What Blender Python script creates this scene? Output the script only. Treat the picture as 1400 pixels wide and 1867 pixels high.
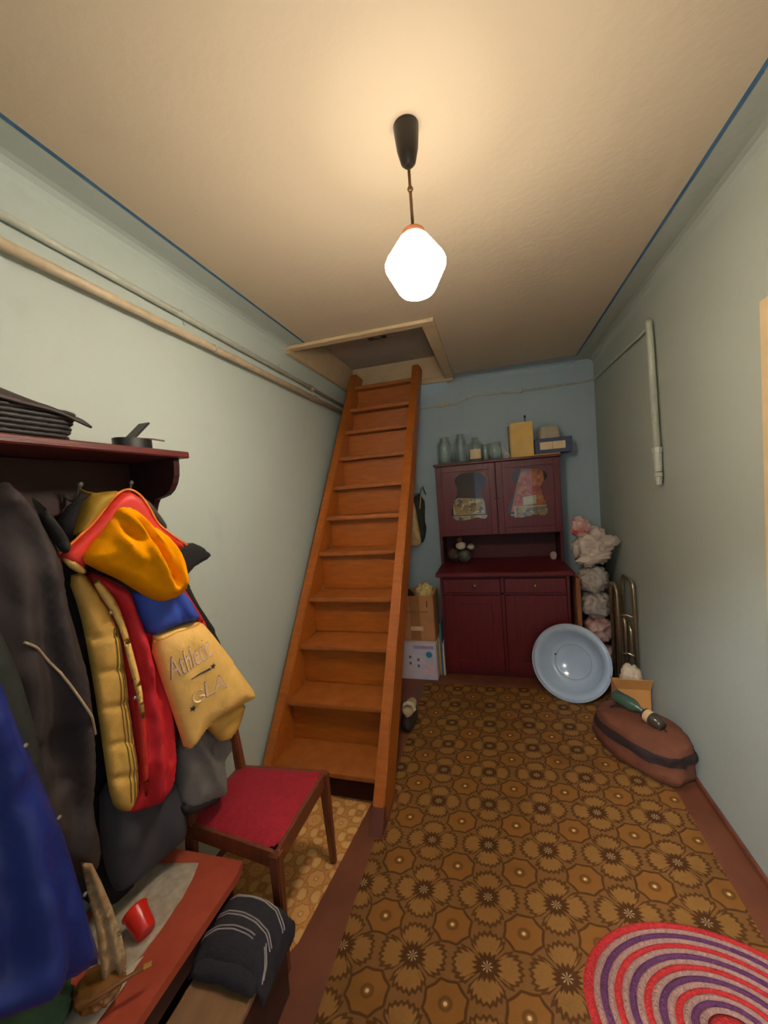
import bpy, bmesh, math, random
import numpy as np
from mathutils import Vector, Matrix, noise, geometry

for o in list(bpy.data.objects):
    bpy.data.objects.remove(o, do_unlink=True)
scene = bpy.context.scene
COL = scene.collection
random.seed(4)
PI = math.pi

# ------------------------------------------------------------------ camera, world, daylight, exposure
cam_d = bpy.data.cameras.new('camera')
cam = bpy.data.objects.new('camera', cam_d)
COL.objects.link(cam)
R_, U_, B_ = [[0.95991, 0.269876, -0.075763], [0.059086, 0.069403, 0.995837], [0.274011, -0.960391, 0.050675]]
cam.matrix_world = Matrix(((R_[0], U_[0], B_[0], 0.0), (R_[1], U_[1], B_[1], 0.0), (R_[2], U_[2], B_[2], 1.5), (0, 0, 0, 1)))
cam_d.sensor_fit = 'HORIZONTAL'
cam_d.sensor_width = 36.0
cam_d.lens = 705.16 / 1400.0 * 36.0
cam_d.clip_start = 0.02
scene.camera = cam

world = bpy.data.worlds.new('daylight')
scene.world = world
world.use_nodes = True
bgn = world.node_tree.nodes['Background']
bgn.inputs[0].default_value = (0.72, 0.86, 1.0, 1)
bgn.inputs[1].default_value = 0.95

# daylight falling in through the doorway the photograph is taken from
dl = bpy.data.lights.new('doorway_daylight', 'AREA')
dl.shape = 'RECTANGLE'; dl.size = 0.5; dl.size_y = 0.35
dl.energy = 140.0
dl.color = (0.9, 0.95, 1.0)
dlo = bpy.data.objects.new('doorway_daylight', dl)
COL.objects.link(dlo)
dlo.location = (-0.75, -1.75, 3.02)
dlo.rotation_euler = (Vector((0.6, 1.9, 0.6)) - Vector(dlo.location)).to_track_quat('-Z', 'Y').to_euler()

LAMP_STRENGTH = 200.0
scene.view_settings.view_transform = 'Standard'
scene.view_settings.look = 'None'
scene.view_settings.gamma = 1.0
scene.view_settings.use_curve_mapping = False
scene.view_settings.exposure = 0.0

# ------------------------------------------------------------------ materials
def lin(c):
    return tuple((v / 255 / 12.92) if v / 255 <= 0.04045 else ((v / 255 + 0.055) / 1.055) ** 2.4 for v in c) + (1.0,)
MATS = {}
def mat(name, rgb, rough=0.6, var=0.12, scale=12.0, bump=0.0, bscale=60.0, metal=0.0, spec=0.5, detail=4.0, stretch=None, sheen=0.0, rgb2=None, emit=0.0):
    if name in MATS: return MATS[name]
    m = bpy.data.materials.new(name); m.use_nodes = True
    nt = m.node_tree; N = nt.nodes; L = nt.links
    b = N['Principled BSDF']
    b.inputs['Roughness'].default_value = rough
    b.inputs['Metallic'].default_value = metal
    b.inputs['Specular IOR Level'].default_value = spec
    if sheen: b.inputs['Sheen Weight'].default_value = sheen
    tc = N.new('ShaderNodeTexCoord'); src = tc.outputs['Object']
    if stretch:
        mp = N.new('ShaderNodeMapping'); mp.inputs['Scale'].default_value = stretch
        L.new(src, mp.inputs[0]); src = mp.outputs[0]
    c = lin(rgb)
    if var > 0 or rgb2:
        nz = N.new('ShaderNodeTexNoise'); nz.inputs['Scale'].default_value = scale; nz.inputs['Detail'].default_value = detail
        L.new(src, nz.inputs['Vector'])
        cr = N.new('ShaderNodeValToRGB')
        cr.color_ramp.elements[0].position = 0.3; cr.color_ramp.elements[1].position = 0.7
        if rgb2:
            cr.color_ramp.elements[0].color = lin(rgb2); cr.color_ramp.elements[1].color = c
        else:
            cr.color_ramp.elements[0].color = tuple(v * (1 - var) for v in c[:3]) + (1,)
            cr.color_ramp.elements[1].color = tuple(min(1, v * (1 + var)) for v in c[:3]) + (1,)
        L.new(nz.outputs['Fac'], cr.inputs[0]); L.new(cr.outputs[0], b.inputs['Base Color'])
    else:
        b.inputs['Base Color'].default_value = c
    if bump > 0:
        n2 = N.new('ShaderNodeTexNoise'); n2.inputs['Scale'].default_value = bscale; n2.inputs['Detail'].default_value = 6
        L.new(src, n2.inputs['Vector'])
        bp = N.new('ShaderNodeBump'); bp.inputs['Strength'].default_value = bump; bp.inputs['Distance'].default_value = 0.01
        L.new(n2.outputs['Fac'], bp.inputs['Height']); L.new(bp.outputs[0], b.inputs['Normal'])
    MATS[name] = m
    return m

class X:
    """small wrapper so that node maths can be written as formulas"""
    def __init__(s, nt, sock): s.nt = nt; s.k = sock
    def _op(s, op, *a, clamp=False):
        n = s.nt.nodes.new('ShaderNodeMath'); n.operation = op; n.use_clamp = clamp
        for i, q in enumerate((s,) + a):
            if isinstance(q, X): s.nt.links.new(q.k, n.inputs[i])
            else: n.inputs[i].default_value = q
        return X(s.nt, n.outputs[0])
    def __add__(s, o): return s._op('ADD', o)
    __radd__ = __add__
    def __sub__(s, o): return s._op('SUBTRACT', o)
    def __rsub__(s, o): return (s * -1.0) + o
    def __mul__(s, o): return s._op('MULTIPLY', o)
    __rmul__ = __mul__
    def __truediv__(s, o): return s._op('DIVIDE', o)
    def fract(s): return s._op('FRACT')
    def abs(s): return s._op('ABSOLUTE')
    def sqrt(s): return s._op('SQRT')
    def cos(s): return s._op('COSINE')
    def atan2(s, o): return s._op('ARCTAN2', o)
    def max(s, o): return s._op('MAXIMUM', o)
    def min(s, o): return s._op('MINIMUM', o)
    def step(s, e0, e1):
        n = s.nt.nodes.new('ShaderNodeMapRange'); n.interpolation_type = 'SMOOTHSTEP'
        s.nt.links.new(s.k, n.inputs[0]); n.inputs[1].default_value = e0; n.inputs[2].default_value = e1
        return X(s.nt, n.outputs[0])
def mixc(nt, fac, a, b):
    n = nt.nodes.new('ShaderNodeMix'); n.data_type = 'RGBA'
    if isinstance(fac, X): nt.links.new(fac.k, n.inputs[0])
    else: n.inputs[0].default_value = fac
    for i, q in ((6, a), (7, b)):
        if isinstance(q, tuple): n.inputs[i].default_value = q
        else: nt.links.new(q, n.inputs[i])
    return n.outputs[2]
def coords(nt):
    tc = nt.nodes.new('ShaderNodeTexCoord'); sp = nt.nodes.new('ShaderNodeSeparateXYZ')
    nt.links.new(tc.outputs['Object'], sp.inputs[0])
    return tc.outputs['Object'], X(nt, sp.outputs[0]), X(nt, sp.outputs[1]), X(nt, sp.outputs[2])
def noise_x(nt, vec, scale, detail=4):
    n = nt.nodes.new('ShaderNodeTexNoise'); n.inputs['Scale'].default_value = scale; n.inputs['Detail'].default_value = detail
    nt.links.new(vec, n.inputs['Vector']); return X(nt, n.outputs['Fac'])

def floral_runner(name, dark, mid, light, fill, sx, sy, x0, y0, skew, dot):
    m = bpy.data.materials.new(name); m.use_nodes = True; nt = m.node_tree
    b = nt.nodes['Principled BSDF']; b.inputs['Roughness'].default_value = 0.75; b.inputs['Specular IOR Level'].default_value = 0.25
    vec, x, y, z = coords(nt)
    wob = noise_x(nt, vec, 38, 3)
    u = (x - x0) / sx; v = (y - x * skew - y0) / sy
    a = (u + 0.5).fract() - 0.5; c = (v + 0.5).fract() - 0.5
    r = (a * a + c * c).sqrt(); th = c.atan2(a)
    rr = r + (th * 4.0 + 0.4).cos().abs() * 0.03 - 0.055 + (wob - 0.5) * 0.02        # eight-cusped ring
    ring = rr.step(0.205, 0.22) * (1.0 - rr.step(0.24, 0.26))
    inside = 1.0 - rr.step(0.20, 0.22)
    eye = r.step(0.035, 0.06) * (1.0 - r.step(0.075, 0.105)); dotm = 1.0 - r.step(0.018, 0.032)
    a2 = u.fract() - 0.5; c2 = v.fract() - 0.5
    r2 = (a2 * a2 + c2 * c2).sqrt(); th2 = c2.atan2(a2)
    px = a2.abs(); py = c2.abs()
    big = px.max(py); sml = px.min(py)
    jag = (th2 * 36.0).cos() * 0.09 + (wob - 0.5) * 0.5
    bb = (big - 0.272) / 0.185; ss = sml / 0.235
    pd = (bb * bb + ss * ss).sqrt() + jag
    petal = 1.0 - pd.step(0.66, 0.82)
    pedge = (1.0 - pd.step(0.95, 1.08)) * (big - sml).step(0.02, 0.03)
    sr = r2 + (th2 * 16.0).cos() * 0.032 + (wob - 0.5) * 0.06
    star = 1.0 - sr.step(0.145, 0.175)
    ast = (1.0 - r2.step(0.055, 0.085)) * ((th2 * 8.0).cos()).step(0.0, 0.6)
    fine = noise_x(nt, vec, 130, 5)
    col = mixc(nt, fine, mid, tuple(q * 0.8 for q in mid[:3]) + (1,))
    col = mixc(nt, pedge * 0.85, col, dark)
    col = mixc(nt, petal * (0.7 + 0.3 * fine), col, light)
    col = mixc(nt, star * 0.95, col, dark)
    col = mixc(nt, ast * 0.55, col, dot)
    col = mixc(nt, inside, col, fill)
    col = mixc(nt, ring * 0.9, col, dark)
    col = mixc(nt, eye * 0.55, col, dark)
    col = mixc(nt, dotm, col, dot)
    big_n = noise_x(nt, vec, 2.6, 3)
    col = mixc(nt, big_n.step(0.5, 0.75) * 0.35, col, tuple(q * 0.55 for q in dark[:3]) + (1,))
    nt.links.new(col, b.inputs['Base Color'])
    bp = nt.nodes.new('ShaderNodeBump'); bp.inputs['Strength'].default_value = 0.25; bp.inputs['Distance'].default_value = 0.004
    nt.links.new(noise_x(nt, vec, 260, 3).k, bp.inputs['Height']); nt.links.new(bp.outputs[0], b.inputs['Normal'])
    return m

def wall_paint(name, rgb, stain, amount, bump=0.25):
    m = bpy.data.materials.new(name); m.use_nodes = True; nt = m.node_tree
    b = nt.nodes['Principled BSDF']; b.inputs['Roughness'].default_value = 0.62; b.inputs['Specular IOR Level'].default_value = 0.25
    vec, x, y, z = coords(nt)
    n1 = noise_x(nt, vec, 1.6, 5); n2 = noise_x(nt, vec, 7.0, 8); n3 = noise_x(nt, vec, 55, 2)
    c = lin(rgb)
    col = mixc(nt, n1, c, tuple(q * 0.9 for q in c[:3]) + (1,))
    col = mixc(nt, n2.step(0.6, 0.85) * amount * 0.5, col, lin(stain))
    col = mixc(nt, n3.step(0.78, 0.81) * 0.3, col, lin(stain))
    nt.links.new(col, b.inputs['Base Color'])
    bp = nt.nodes.new('ShaderNodeBump'); bp.inputs['Strength'].default_value = bump; bp.inputs['Distance'].default_value = 0.012
    h = noise_x(nt, vec, 5.0, 8) + noise_x(nt, vec, 40.0, 4) * 0.25
    nt.links.new(h.k, bp.inputs['Height']); nt.links.new(bp.outputs[0], b.inputs['Normal'])
    return m

M_wall = wall_paint('pale_green_wall_paint', (192, 205, 199), (150, 150, 138), 0.35)
M_wallr = wall_paint('shaded_green_wall_paint', (180, 188, 178), (150, 146, 132), 0.4)  # wall paint of the dimmer right side, its shade mixed into the colour
M_back = wall_paint('pale_blue_wall_paint', (172, 190, 200), (120, 125, 122), 0.5, 0.45)
M_ceil = wall_paint('cream_ceiling_paint', (212, 196, 170), (180, 158, 135), 0.3)
M_line = mat('blue_painted_line', (66, 110, 150), 0.6, 0.15, 30)
M_brownfloor = mat('brown_floor_paint', (112, 62, 40), 0.5, 0.2, 6, 0.15, 40)
M_orange = mat('orange_brown_stair_paint', (164, 90, 26), 0.42, 0.14, 9, 0.12, 30, stretch=(1, 6, 6))
M_orange_worn = mat('worn_stair_paint', (166, 96, 40), 0.5, 0.2, 14, 0.15, 40, rgb2=(146, 80, 26))
M_foot = mat('dark_brown_foot_paint', (98, 54, 40), 0.5, 0.15, 20)
M_hatch = mat('yellowed_hatch_paint', (214, 188, 146), 0.6, 0.12, 8, 0.15, 30, rgb2=(196, 176, 142))
M_lid = mat('grey_hatch_lid', (178, 165, 150), 0.7, 0.1, 5, 0.1, 30)
M_pipe = mat('painted_pipe', (198, 180, 150), 0.4, 0.12, 20, 0.1, 60)
M_pipe2 = mat('grey_green_painted_pipe', (186, 190, 176), 0.45, 0.12, 20, 0.1, 60)
M_maroon = mat('dark_maroon_lacquer', (92, 20, 24), 0.42, 0.22, 7, 0.1, 25, stretch=(6, 6, 1))
M_maroon_in = mat('maroon_cabinet_inside', (76, 24, 26), 0.6, 0.2, 7)
M_rackwood = mat('red_brown_rack_wood', (92, 36, 34), 0.45, 0.2, 10, 0.1, 40, stretch=(6, 1, 6))
M_rackshade = mat('shaded_rack_wood', (48, 20, 20), 0.5, 0.2, 10, 0.1, 40, stretch=(6, 1, 6))  # same rack wood, with the shadow under the shelf put into its colour
M_brass = mat('brass', (205, 160, 80), 0.3, 0.05, 20, metal=0.9)
M_steel = mat('dull_steel', (170, 168, 160), 0.35, 0.08, 20, metal=0.9)
M_black = mat('black_plastic', (20, 18, 17), 0.4, 0.1, 20)
M_bakelite = mat('dark_brown_bakelite', (34, 26, 20), 0.35, 0.1, 20)
M_rod = mat('bronze_rod', (120, 88, 58), 0.4, 0.1, 30, metal=0.5)
M_copper = mat('copper_fitting', (190, 118, 80), 0.4, 0.1, 30, metal=0.6)

# ------------------------------------------------------------------ mesh helpers
ORG = {}
def link(name, me, m, parent=None, org=(0, 0, 0), smooth=False):
    o = bpy.data.objects.new(name, me); COL.objects.link(o)
    if parent is not None:
        o.parent = parent; org = ORG[parent.name]
        me.transform(Matrix.Translation(-Vector(org)))
    else:
        me.transform(Matrix.Translation(-Vector(org))); o.location = org
    ORG[o.name] = org
    if m is not None: me.materials.append(m)
    if smooth:
        for p in me.polygons: p.use_smooth = True
    return o
def thing(name, label, cat, loc, group=None):
    o = bpy.data.objects.new(name, None); COL.objects.link(o); o.empty_display_size = 0.05
    o.location = loc; ORG[o.name] = loc
    o['label'] = label; o['category'] = cat
    if group: o['group'] = group
    return o
def tag(o, label, cat, group=None):
    o['label'] = label; o['category'] = cat
    if group: o['group'] = group
    return o
def struct(o, label=None):
    o['kind'] = 'structure'
    if label: o['label'] = label
    return o

class G:
    def __init__(s): s.bm = bmesh.new()
    def box(s, lo, hi, bev=0.0, rot=None, seg=1):
        lo = Vector(lo); hi = Vector(hi); c = (lo + hi) / 2; d = hi - lo
        r = bmesh.ops.create_cube(s.bm, size=1.0)
        vs = r['verts']
        for v in vs: v.co = Vector((v.co.x * d.x, v.co.y * d.y, v.co.z * d.z))
        if bev > 0:
            es = list({e for v in vs for e in v.link_edges})
            rr = bmesh.ops.bevel(s.bm, geom=es, offset=min(bev, min(d) * 0.45), segments=seg, affect='EDGES', profile=0.6)
            vs = list({v for f in rr['faces'] for v in f.verts} | {v for v in vs if v.is_valid})
        for v in vs:
            p = v.co
            if rot is not None: p = rot @ p
            v.co = p + c
        return s
    def prism(s, pts, ext):
        """closed polygon of 3-D points pushed along ext"""
        n = len(pts); ext = Vector(ext)
        a = [s.bm.verts.new(p) for p in pts]; b = [s.bm.verts.new(Vector(p) + ext) for p in pts]
        s.bm.faces.new(a[::-1]); s.bm.faces.new(b)
        for i in range(n): s.bm.faces.new((a[i], a[(i + 1) % n], b[(i + 1) % n], b[i]))
        return s
    def hexa(s, p):
        """eight corners: bottom four then top four"""
        v = [s.bm.verts.new(q) for q in p]
        for f in ((3, 2, 1, 0), (4, 5, 6, 7), (0, 1, 5, 4), (1, 2, 6, 5), (2, 3, 7, 6), (3, 0, 4, 7)): s.bm.faces.new([v[i] for i in f])
        return s
    def tube(s, pts, rad, seg=10, closed=False, flat=1.0):
        pts = [Vector(p) for p in pts]; n = len(pts); rings = []
        for i, p in enumerate(pts):
            a = pts[(i - 1) % n] if (closed or i) else p; b = pts[(i + 1) % n] if (closed or i < n - 1) else p
            t = (b - a).normalized()
            if i == 0 or closed and i == 0:
                ref = Vector((0, 0, 1)) if abs(t.z) < 0.9 else Vector((1, 0, 0))
                w = t.cross(ref).normalized()
            else: w = (w - t * w.dot(t)).normalized()
            q = t.cross(w); r = rad[i] if isinstance(rad, (list, tuple)) else rad
            rings.append([s.bm.verts.new(p + w * (math.cos(2 * PI * k / seg) * r) + q * (math.sin(2 * PI * k / seg) * r * flat)) for k in range(seg)])
        m = n if closed else n - 1
        for i in range(m):
            A = rings[i]; B = rings[(i + 1) % n]
            for k in range(seg): s.bm.faces.new((A[k], A[(k + 1) % seg], B[(k + 1) % seg], B[k]))
        if not closed:
            s.bm.faces.new(rings[0][::-1]); s.bm.faces.new(rings[-1])
        return s
    def lathe(s, prof, c=(0, 0, 0), seg=28, mtx=None, closed=False):
        """profile of (radius, height)"""
        c = Vector(c); rings = []
        for r, h in prof:
            if r < 1e-5: ring = [s.bm.verts.new((mtx @ Vector((0, 0, h)) if mtx else Vector((0, 0, h))) + c)]
            else:
                ring = []
                for k in range(seg):
                    p = Vector((r * math.cos(2 * PI * k / seg), r * math.sin(2 * PI * k / seg), h))
                    ring.append(s.bm.verts.new((mtx @ p if mtx else p) + c))
            rings.append(ring)
        idx = list(zip(rings[:-1], rings[1:])) + ([(rings[-1], rings[0])] if closed else [])
        for A, B in idx:
            for k in range(seg):
                k2 = (k + 1) % seg
                if len(A) == 1 and len(B) == 1: break
                if len(A) == 1: s.bm.faces.new((A[0], B[k2], B[k]))
                elif len(B) == 1: s.bm.faces.new((A[k], A[k2], B[0]))
                else: s.bm.faces.new((A[k], A[k2], B[k2], B[k]))
        return s
    def build(s, name, m, parent=None, org=(0, 0, 0), smooth=False, mods=None):
        bmesh.ops.recalc_face_normals(s.bm, faces=s.bm.faces[:])
        me = bpy.data.meshes.new(name); s.bm.to_mesh(me); s.bm.free()
        o = link(name, me, m, parent, org, smooth)
        if smooth == 'auto':
            for p in me.polygons: p.use_smooth = True
            me.set_sharp_from_angle(angle=math.radians(40))
        return o

def box(name, lo, hi, m, parent=None, bev=0.004, org=(0, 0, 0), rot=None):
    return G().box(lo, hi, bev, rot).build(name, m, parent, org)

def densify(poly, step):
    out = []
    n = len(poly)
    for i in range(n):
        a = Vector(poly[i]); b = Vector(poly[(i + 1) % n]); k = max(1, int((b - a).length / step))
        for j in range(k): out.append(tuple(a + (b - a) * j / k))
    return out
def smooth_poly(poly, it=2):
    for _ in range(it):
        q = []
        n = len(poly)
        for i in range(n):
            a = Vector(poly[i]); b = Vector(poly[(i + 1) % n])
            q.append(tuple(a * 0.75 + b * 0.25)); q.append(tuple(a * 0.25 + b * 0.75))
        poly = q
    return poly
def segdist(P, poly, closed=True):
    """distance of points P (n,2) to a polyline"""
    A = np.array(poly, float); Bq = np.roll(A, -1, 0)
    if not closed: A = A[:-1]; Bq = Bq[:-1]
    d = Bq - A; L = (d ** 2).sum(1) + 1e-12
    w = P[:, None, :] - A[None]
    t = np.clip((w * d[None]).sum(2) / L, 0, 1)
    return np.sqrt(((w - t[..., None] * d[None]) ** 2).sum(2)).min(1)
def inside(P, poly):
    A = np.array(poly, float); x, y = P[:, 0], P[:, 1]; c = np.zeros(len(P), bool); j = len(A) - 1
    for i in range(len(A)):
        xi, yi = A[i]; xj, yj = A[j]
        c ^= ((yi > y) != (yj > y)) & (x < (xj - xi) * (y - yi) / (yj - yi + 1e-12) + xi)
        j = i
    return c
# PLANES-BEGIN
PLN = {
 'jacket': ((-1.02, 0.90, 0), (0.30, 0.9539, 0), (0, 0, 1)),
 'brown': ((-1.04, 0.62, 0), (0.20, 0.9798, 0), (0, 0, 1)),
 'green': ((-0.97, 0.50, 0), (0.15, 0.98869, 0), (0, 0, 1)),
 'blue': ((-0.90, 0.50, 0), (0.15, 0.98869, 0), (0, 0, 1)),
 'black': ((-1.13, 0.95, 0), (0.10, 0.99499, 0), (0, 0, 1)),
 'slate': ((-1.09, 0.85, 0), (0.15, 0.98869, 0), (0, 0, 1)),
 'grey': ((-1.04, 1.0, 0), (0.30, 0.9539, 0), (0, 0, 1)),
 'over': ((-1.165, 0.85, 0), (0.05, 0.99875, 0), (0, 0, 1)),
 'shelf': ((-1.08, 0.7, 0), (0.10, 0.99499, 0), (0, 0, 1)),
 'hang': ((0, 3.56, 0), (1, 0, 0), (0, 0, 1)),
 'hang2': ((0, 3.46, 0), (1, 0, 0), (0, 0, 1)),
 'door': ((0, 3.33, 0), (1, 0, 0), (0, 0, 1)),
 'card': ((0, 3.40, 0), (1, 0, 0), (0, 0, 1)),
 'cream': ((-0.96, 0.64, 0), (0.5, 0.866, 0), (0, 0, 1)),
}
# PLANES-END
HF = {}
def puff(name, plane, poly, m, parent=None, step=0.014, bulge=0.03, width=0.06, folds=(), back=0.02, off=0.0, wrinkle=0.0, wscale=9.0, smooth=1, org=(0, 0, 0), key=None, back_edge=0.0):
    """A stuffed cloth body: the outline lies in a plane of its own, front and back swell away from it."""
    o, u, v = [Vector(q) for q in PLN[plane]] if isinstance(plane, str) else plane
    n = u.cross(v).normalized()
    if smooth: poly = smooth_poly(poly, smooth)
    bd = densify(poly, step)
    A = np.array(bd); lo = A.min(0); hi = A.max(0)
    gx = np.arange(lo[0], hi[0], step); gy = np.arange(lo[1], hi[1], step * 0.87)
    P = np.array([(x + (step / 2 if j % 2 else 0), y) for j, y in enumerate(gy) for x in gx])
    P = P[inside(P, bd)]
    if len(P): P = P[segdist(P, bd) > step * 0.55]
    nb = len(bd)
    allp = [Vector(p) for p in bd] + [Vector(p) for p in P]
    res = geometry.delaunay_2d_cdt(allp, [(i, (i + 1) % nb) for i in range(nb)], [list(range(nb))], 1, 1e-6)
    V2 = np.array([tuple(p) for p in res[0]]); tris = res[2]
    def height(Q):
        d = segdist(Q, bd); t = np.clip(d / width, 0, 1)
        h = bulge * np.sqrt(1 - (1 - t) ** 2) + off
        for pts, amp, w in folds:
            h = h + amp * np.exp(-(segdist(Q, pts, False) / w) ** 2) * np.clip(d / (width * 0.35), 0, 1)
        if wrinkle:
            h = h + np.array([wrinkle * noise.fractal(Vector((q[0] * wscale, q[1] * wscale * 0.7, 1.7 + off * 50)), 1.0, 2.0, 3) for q in Q]) * np.clip(d / (width * 0.4), 0, 1)
        return h, t
    H, T = height(V2)
    eb = T < 1e-4
    me = bpy.data.meshes.new(name); verts = []; faces = []
    for q, h in zip(V2, H): verts.append(o + u * q[0] + v * q[1] + n * h)
    bi = {}
    for i, (q, t) in enumerate(zip(V2, T)):
        if t < 1e-4: bi[i] = i
        else: bi[i] = len(verts); verts.append(o + u * q[0] + v * q[1] + n * (off - back * math.sqrt(1 - (1 - t) ** 2)))
    for t in tris:
        faces.append(tuple(t)); faces.append(tuple(bi[k] for k in reversed(t)))
    me.from_pydata([tuple(p) for p in verts], [], faces)
    ob = link(name, me, m, parent, org, True)
    HF[key or name] = (o, u, v, n, height)
    return ob
def on_surface(key, pts, eps=0.002):
    o, u, v, n, h = HF[key]
    H, _ = h(np.array(pts, float))
    return [o + u * p[0] + v * p[1] + n * (float(k) + eps) for p, k in zip(pts, H)]
def resample(pts, step):
    out = []
    for a, b in zip(pts[:-1], pts[1:]):
        a = Vector(a); b = Vector(b); k = max(1, int((b - a).length / step))
        out += [a + (b - a) * j / k for j in range(k)]
    return out + [Vector(pts[-1])]
def catmull(pts, k=6):
    P = [Vector(p) for p in pts]; out = []
    for i in range(len(P) - 1):
        p0 = P[max(i - 1, 0)]; p1 = P[i]; p2 = P[i + 1]; p3 = P[min(i + 2, len(P) - 1)]
        for j in range(k):
            t = j / k
            out.append(0.5 * ((2 * p1) + (p2 - p0) * t + (2 * p0 - 5 * p1 + 4 * p2 - p3) * t * t + (3 * p1 - p0 - 3 * p2 + p3) * t ** 3))
    return out + [P[-1]]
def plate(name, outer, holes, plane, thick, m, parent=None, org=(0, 0, 0)):
    """flat board with holes; thickness runs away from the plane's normal"""
    o, u, v = [Vector(q) for q in PLN[plane]] if isinstance(plane, str) else [Vector(q) for q in plane]
    n = u.cross(v).normalized()
    vs = []; es = []
    loops = [outer] + list(holes)
    for lp in loops:
        k = len(vs); vs += [Vector(p) for p in lp]; es += [(k + i, k + (i + 1) % len(lp)) for i in range(len(lp))]
    r = geometry.delaunay_2d_cdt(vs, es, [], 0, 1e-6)
    V = r[0]; T = [t_ for t_ in r[2]]
    cen = np.array([[sum(V[k][c] for k in t_) / 3 for c in (0, 1)] for t_ in T])
    keep = inside(cen, outer)
    for h_ in holes: keep &= ~inside(cen, h_)
    T = [t_ for t_, k_ in zip(T, keep) if k_]
    verts = [o + u * p[0] + v * p[1] for p in V] + [o + u * p[0] + v * p[1] - n * thick for p in V]; k = len(V)
    faces = [tuple(t) for t in T] + [tuple(q + k for q in reversed(t)) for t in T]
    cnt = {}
    for t in T:
        for a, b in ((t[0], t[1]), (t[1], t[2]), (t[2], t[0])): cnt[(a, b)] = cnt.get((a, b), 0) + 1
    for (a, b) in cnt:
        if (b, a) not in cnt: faces.append((b, a, a + k, b + k))
    me = bpy.data.meshes.new(name); me.from_pydata([tuple(p) for p in verts], [], faces)
    return link(name, me, m, parent, org)
def text_pts(body, size, shear=0.0):
    cu = bpy.data.curves.new('t', 'FONT'); cu.body = body; cu.size = size; cu.shear = shear; cu.resolution_u = 3
    ob = bpy.data.objects.new('t', cu); COL.objects.link(ob)
    bpy.context.view_layer.update()
    me = bpy.data.meshes.new_from_object(ob.evaluated_get(bpy.context.evaluated_depsgraph_get()))
    bpy.data.objects.remove(ob, do_unlink=True)
    return me
def blob(name, c, r, m, parent=None, amp=0.18, freq=3.0, seed=0, ridge=True, squash=None, sub=4, org=(0, 0, 0), flat_bottom=None, tilt=None, rep=1):
    bm = bmesh.new(); bmesh.ops.create_icosphere(bm, subdivisions=sub, radius=1.0)
    c = Vector(c); r = Vector(r) if not isinstance(r, (int, float)) else Vector((r, r, r))
    dirs = []
    for v in bm.verts:
        p = v.co.normalized()
        q = p * freq + Vector((seed * 7.3, seed * 3.1, seed * 1.7))
        if ridge:
            f = noise.turbulence(q, 3, True)
            k = 1 + amp * (0.9 - 1.5 * f) + 0.25 * amp * noise.noise(q * 2.7)
        else: k = 1 + amp * noise.fractal(q, 1.0, 2.0, 4)
        dirs.append(p * k)
    mx = [max(d[i] for d in dirs) for i in range(3)]; mn = [min(d[i] for d in dirs) for i in range(3)]
    for v, d in zip(bm.verts, dirs):
        w = Vector([((d[i] - mn[i]) / (mx[i] - mn[i]) * 2 - 1) * r[i] for i in range(3)])
        if tilt is not None: w = tilt @ w
        w += c
        if flat_bottom is not None and w.z < flat_bottom: w.z = flat_bottom
        v.co = w
    me = bpy.data.meshes.new(name); bm.to_mesh(me); bm.free()
    return link(name, me, m, parent, org, True)

# ------------------------------------------------------------------ room shell
XL, XR, YB, ZC, YF = -1.235, 0.86, 3.64, 2.48, -0.08
struct(box('floor', (XL - 0.1, YF - 0.6, -0.06), (XR + 0.1, YB + 0.1, 0.0), M_brownfloor, bev=0))
struct(box('wall_left', (XL - 0.1, YF - 0.1, 0), (XL, YB + 0.1, ZC + 0.12), M_wall, bev=0))
struct(box('wall_back', (XL, YB, 0), (XR, YB + 0.1, ZC + 0.12), M_back, bev=0))
# right wall with the opening of a door
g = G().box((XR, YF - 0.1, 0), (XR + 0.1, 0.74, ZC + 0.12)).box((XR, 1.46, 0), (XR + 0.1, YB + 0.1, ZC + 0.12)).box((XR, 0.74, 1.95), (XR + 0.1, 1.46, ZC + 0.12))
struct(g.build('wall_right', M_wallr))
# front wall with the doorway the camera stands in
g = G().box((XL, YF - 0.1, 0), (-0.30, YF, ZC + 0.12)).box((0.62, YF - 0.1, 0), (XR, YF, ZC + 0.12)).box((-0.30, YF - 0.1, 2.10), (0.62, YF, ZC + 0.12))
struct(g.build('wall_front', M_wall))
HX0, HX1, HY0, HY1 = -1.20, -0.345, 2.33, 3.50          # hatch opening
IX0, IX1, IY1 = -1.09, 0.708, 3.49                       # painted field of the ceiling
g = G().box((IX0, YF, ZC), (IX1, HY0, ZC + 0.1)).box((HX1, HY0, ZC), (IX1, IY1, ZC + 0.1))
struct(g.build('ceiling', M_ceil))
def cove(x0, x1, r=0.05):
    s = 1 if x1 > x0 else -1
    pr = [(x0, ZC), (x1 - s * r, ZC)] + [(x1 - s * r * (1 - math.sin(a)), ZC - r * (1 - math.cos(a))) for a in (0.4, 0.8, 1.2, PI / 2)] + [(x1 + s * 0.01, ZC - r), (x1 + s * 0.01, ZC + 0.1), (x0, ZC + 0.1)]
    return pr
pr = cove(IX1, XR)
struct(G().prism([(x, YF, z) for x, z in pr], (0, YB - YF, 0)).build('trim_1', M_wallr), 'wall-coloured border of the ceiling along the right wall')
pr = cove(IX0, XL)
struct(G().prism([(x, YF, z) for x, z in pr], (0, HY0 - YF, 0)).build('trim_2', M_wall), 'wall-coloured border of the ceiling along the left wall')
pr = cove(IY1, YB)
struct(G().prism([(HX1, y, z) for y, z in pr], (IX1 - HX1, 0, 0)).build('trim_3', M_back), 'wall-coloured border of the ceiling above the cupboard')
struct(box('trim_4', (IX1 - 0.006, YF, ZC - 0.0015), (IX1 + 0.006, IY1, ZC + 0.004), M_line, bev=0), 'blue line painted on the ceiling near the right wall')
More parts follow.
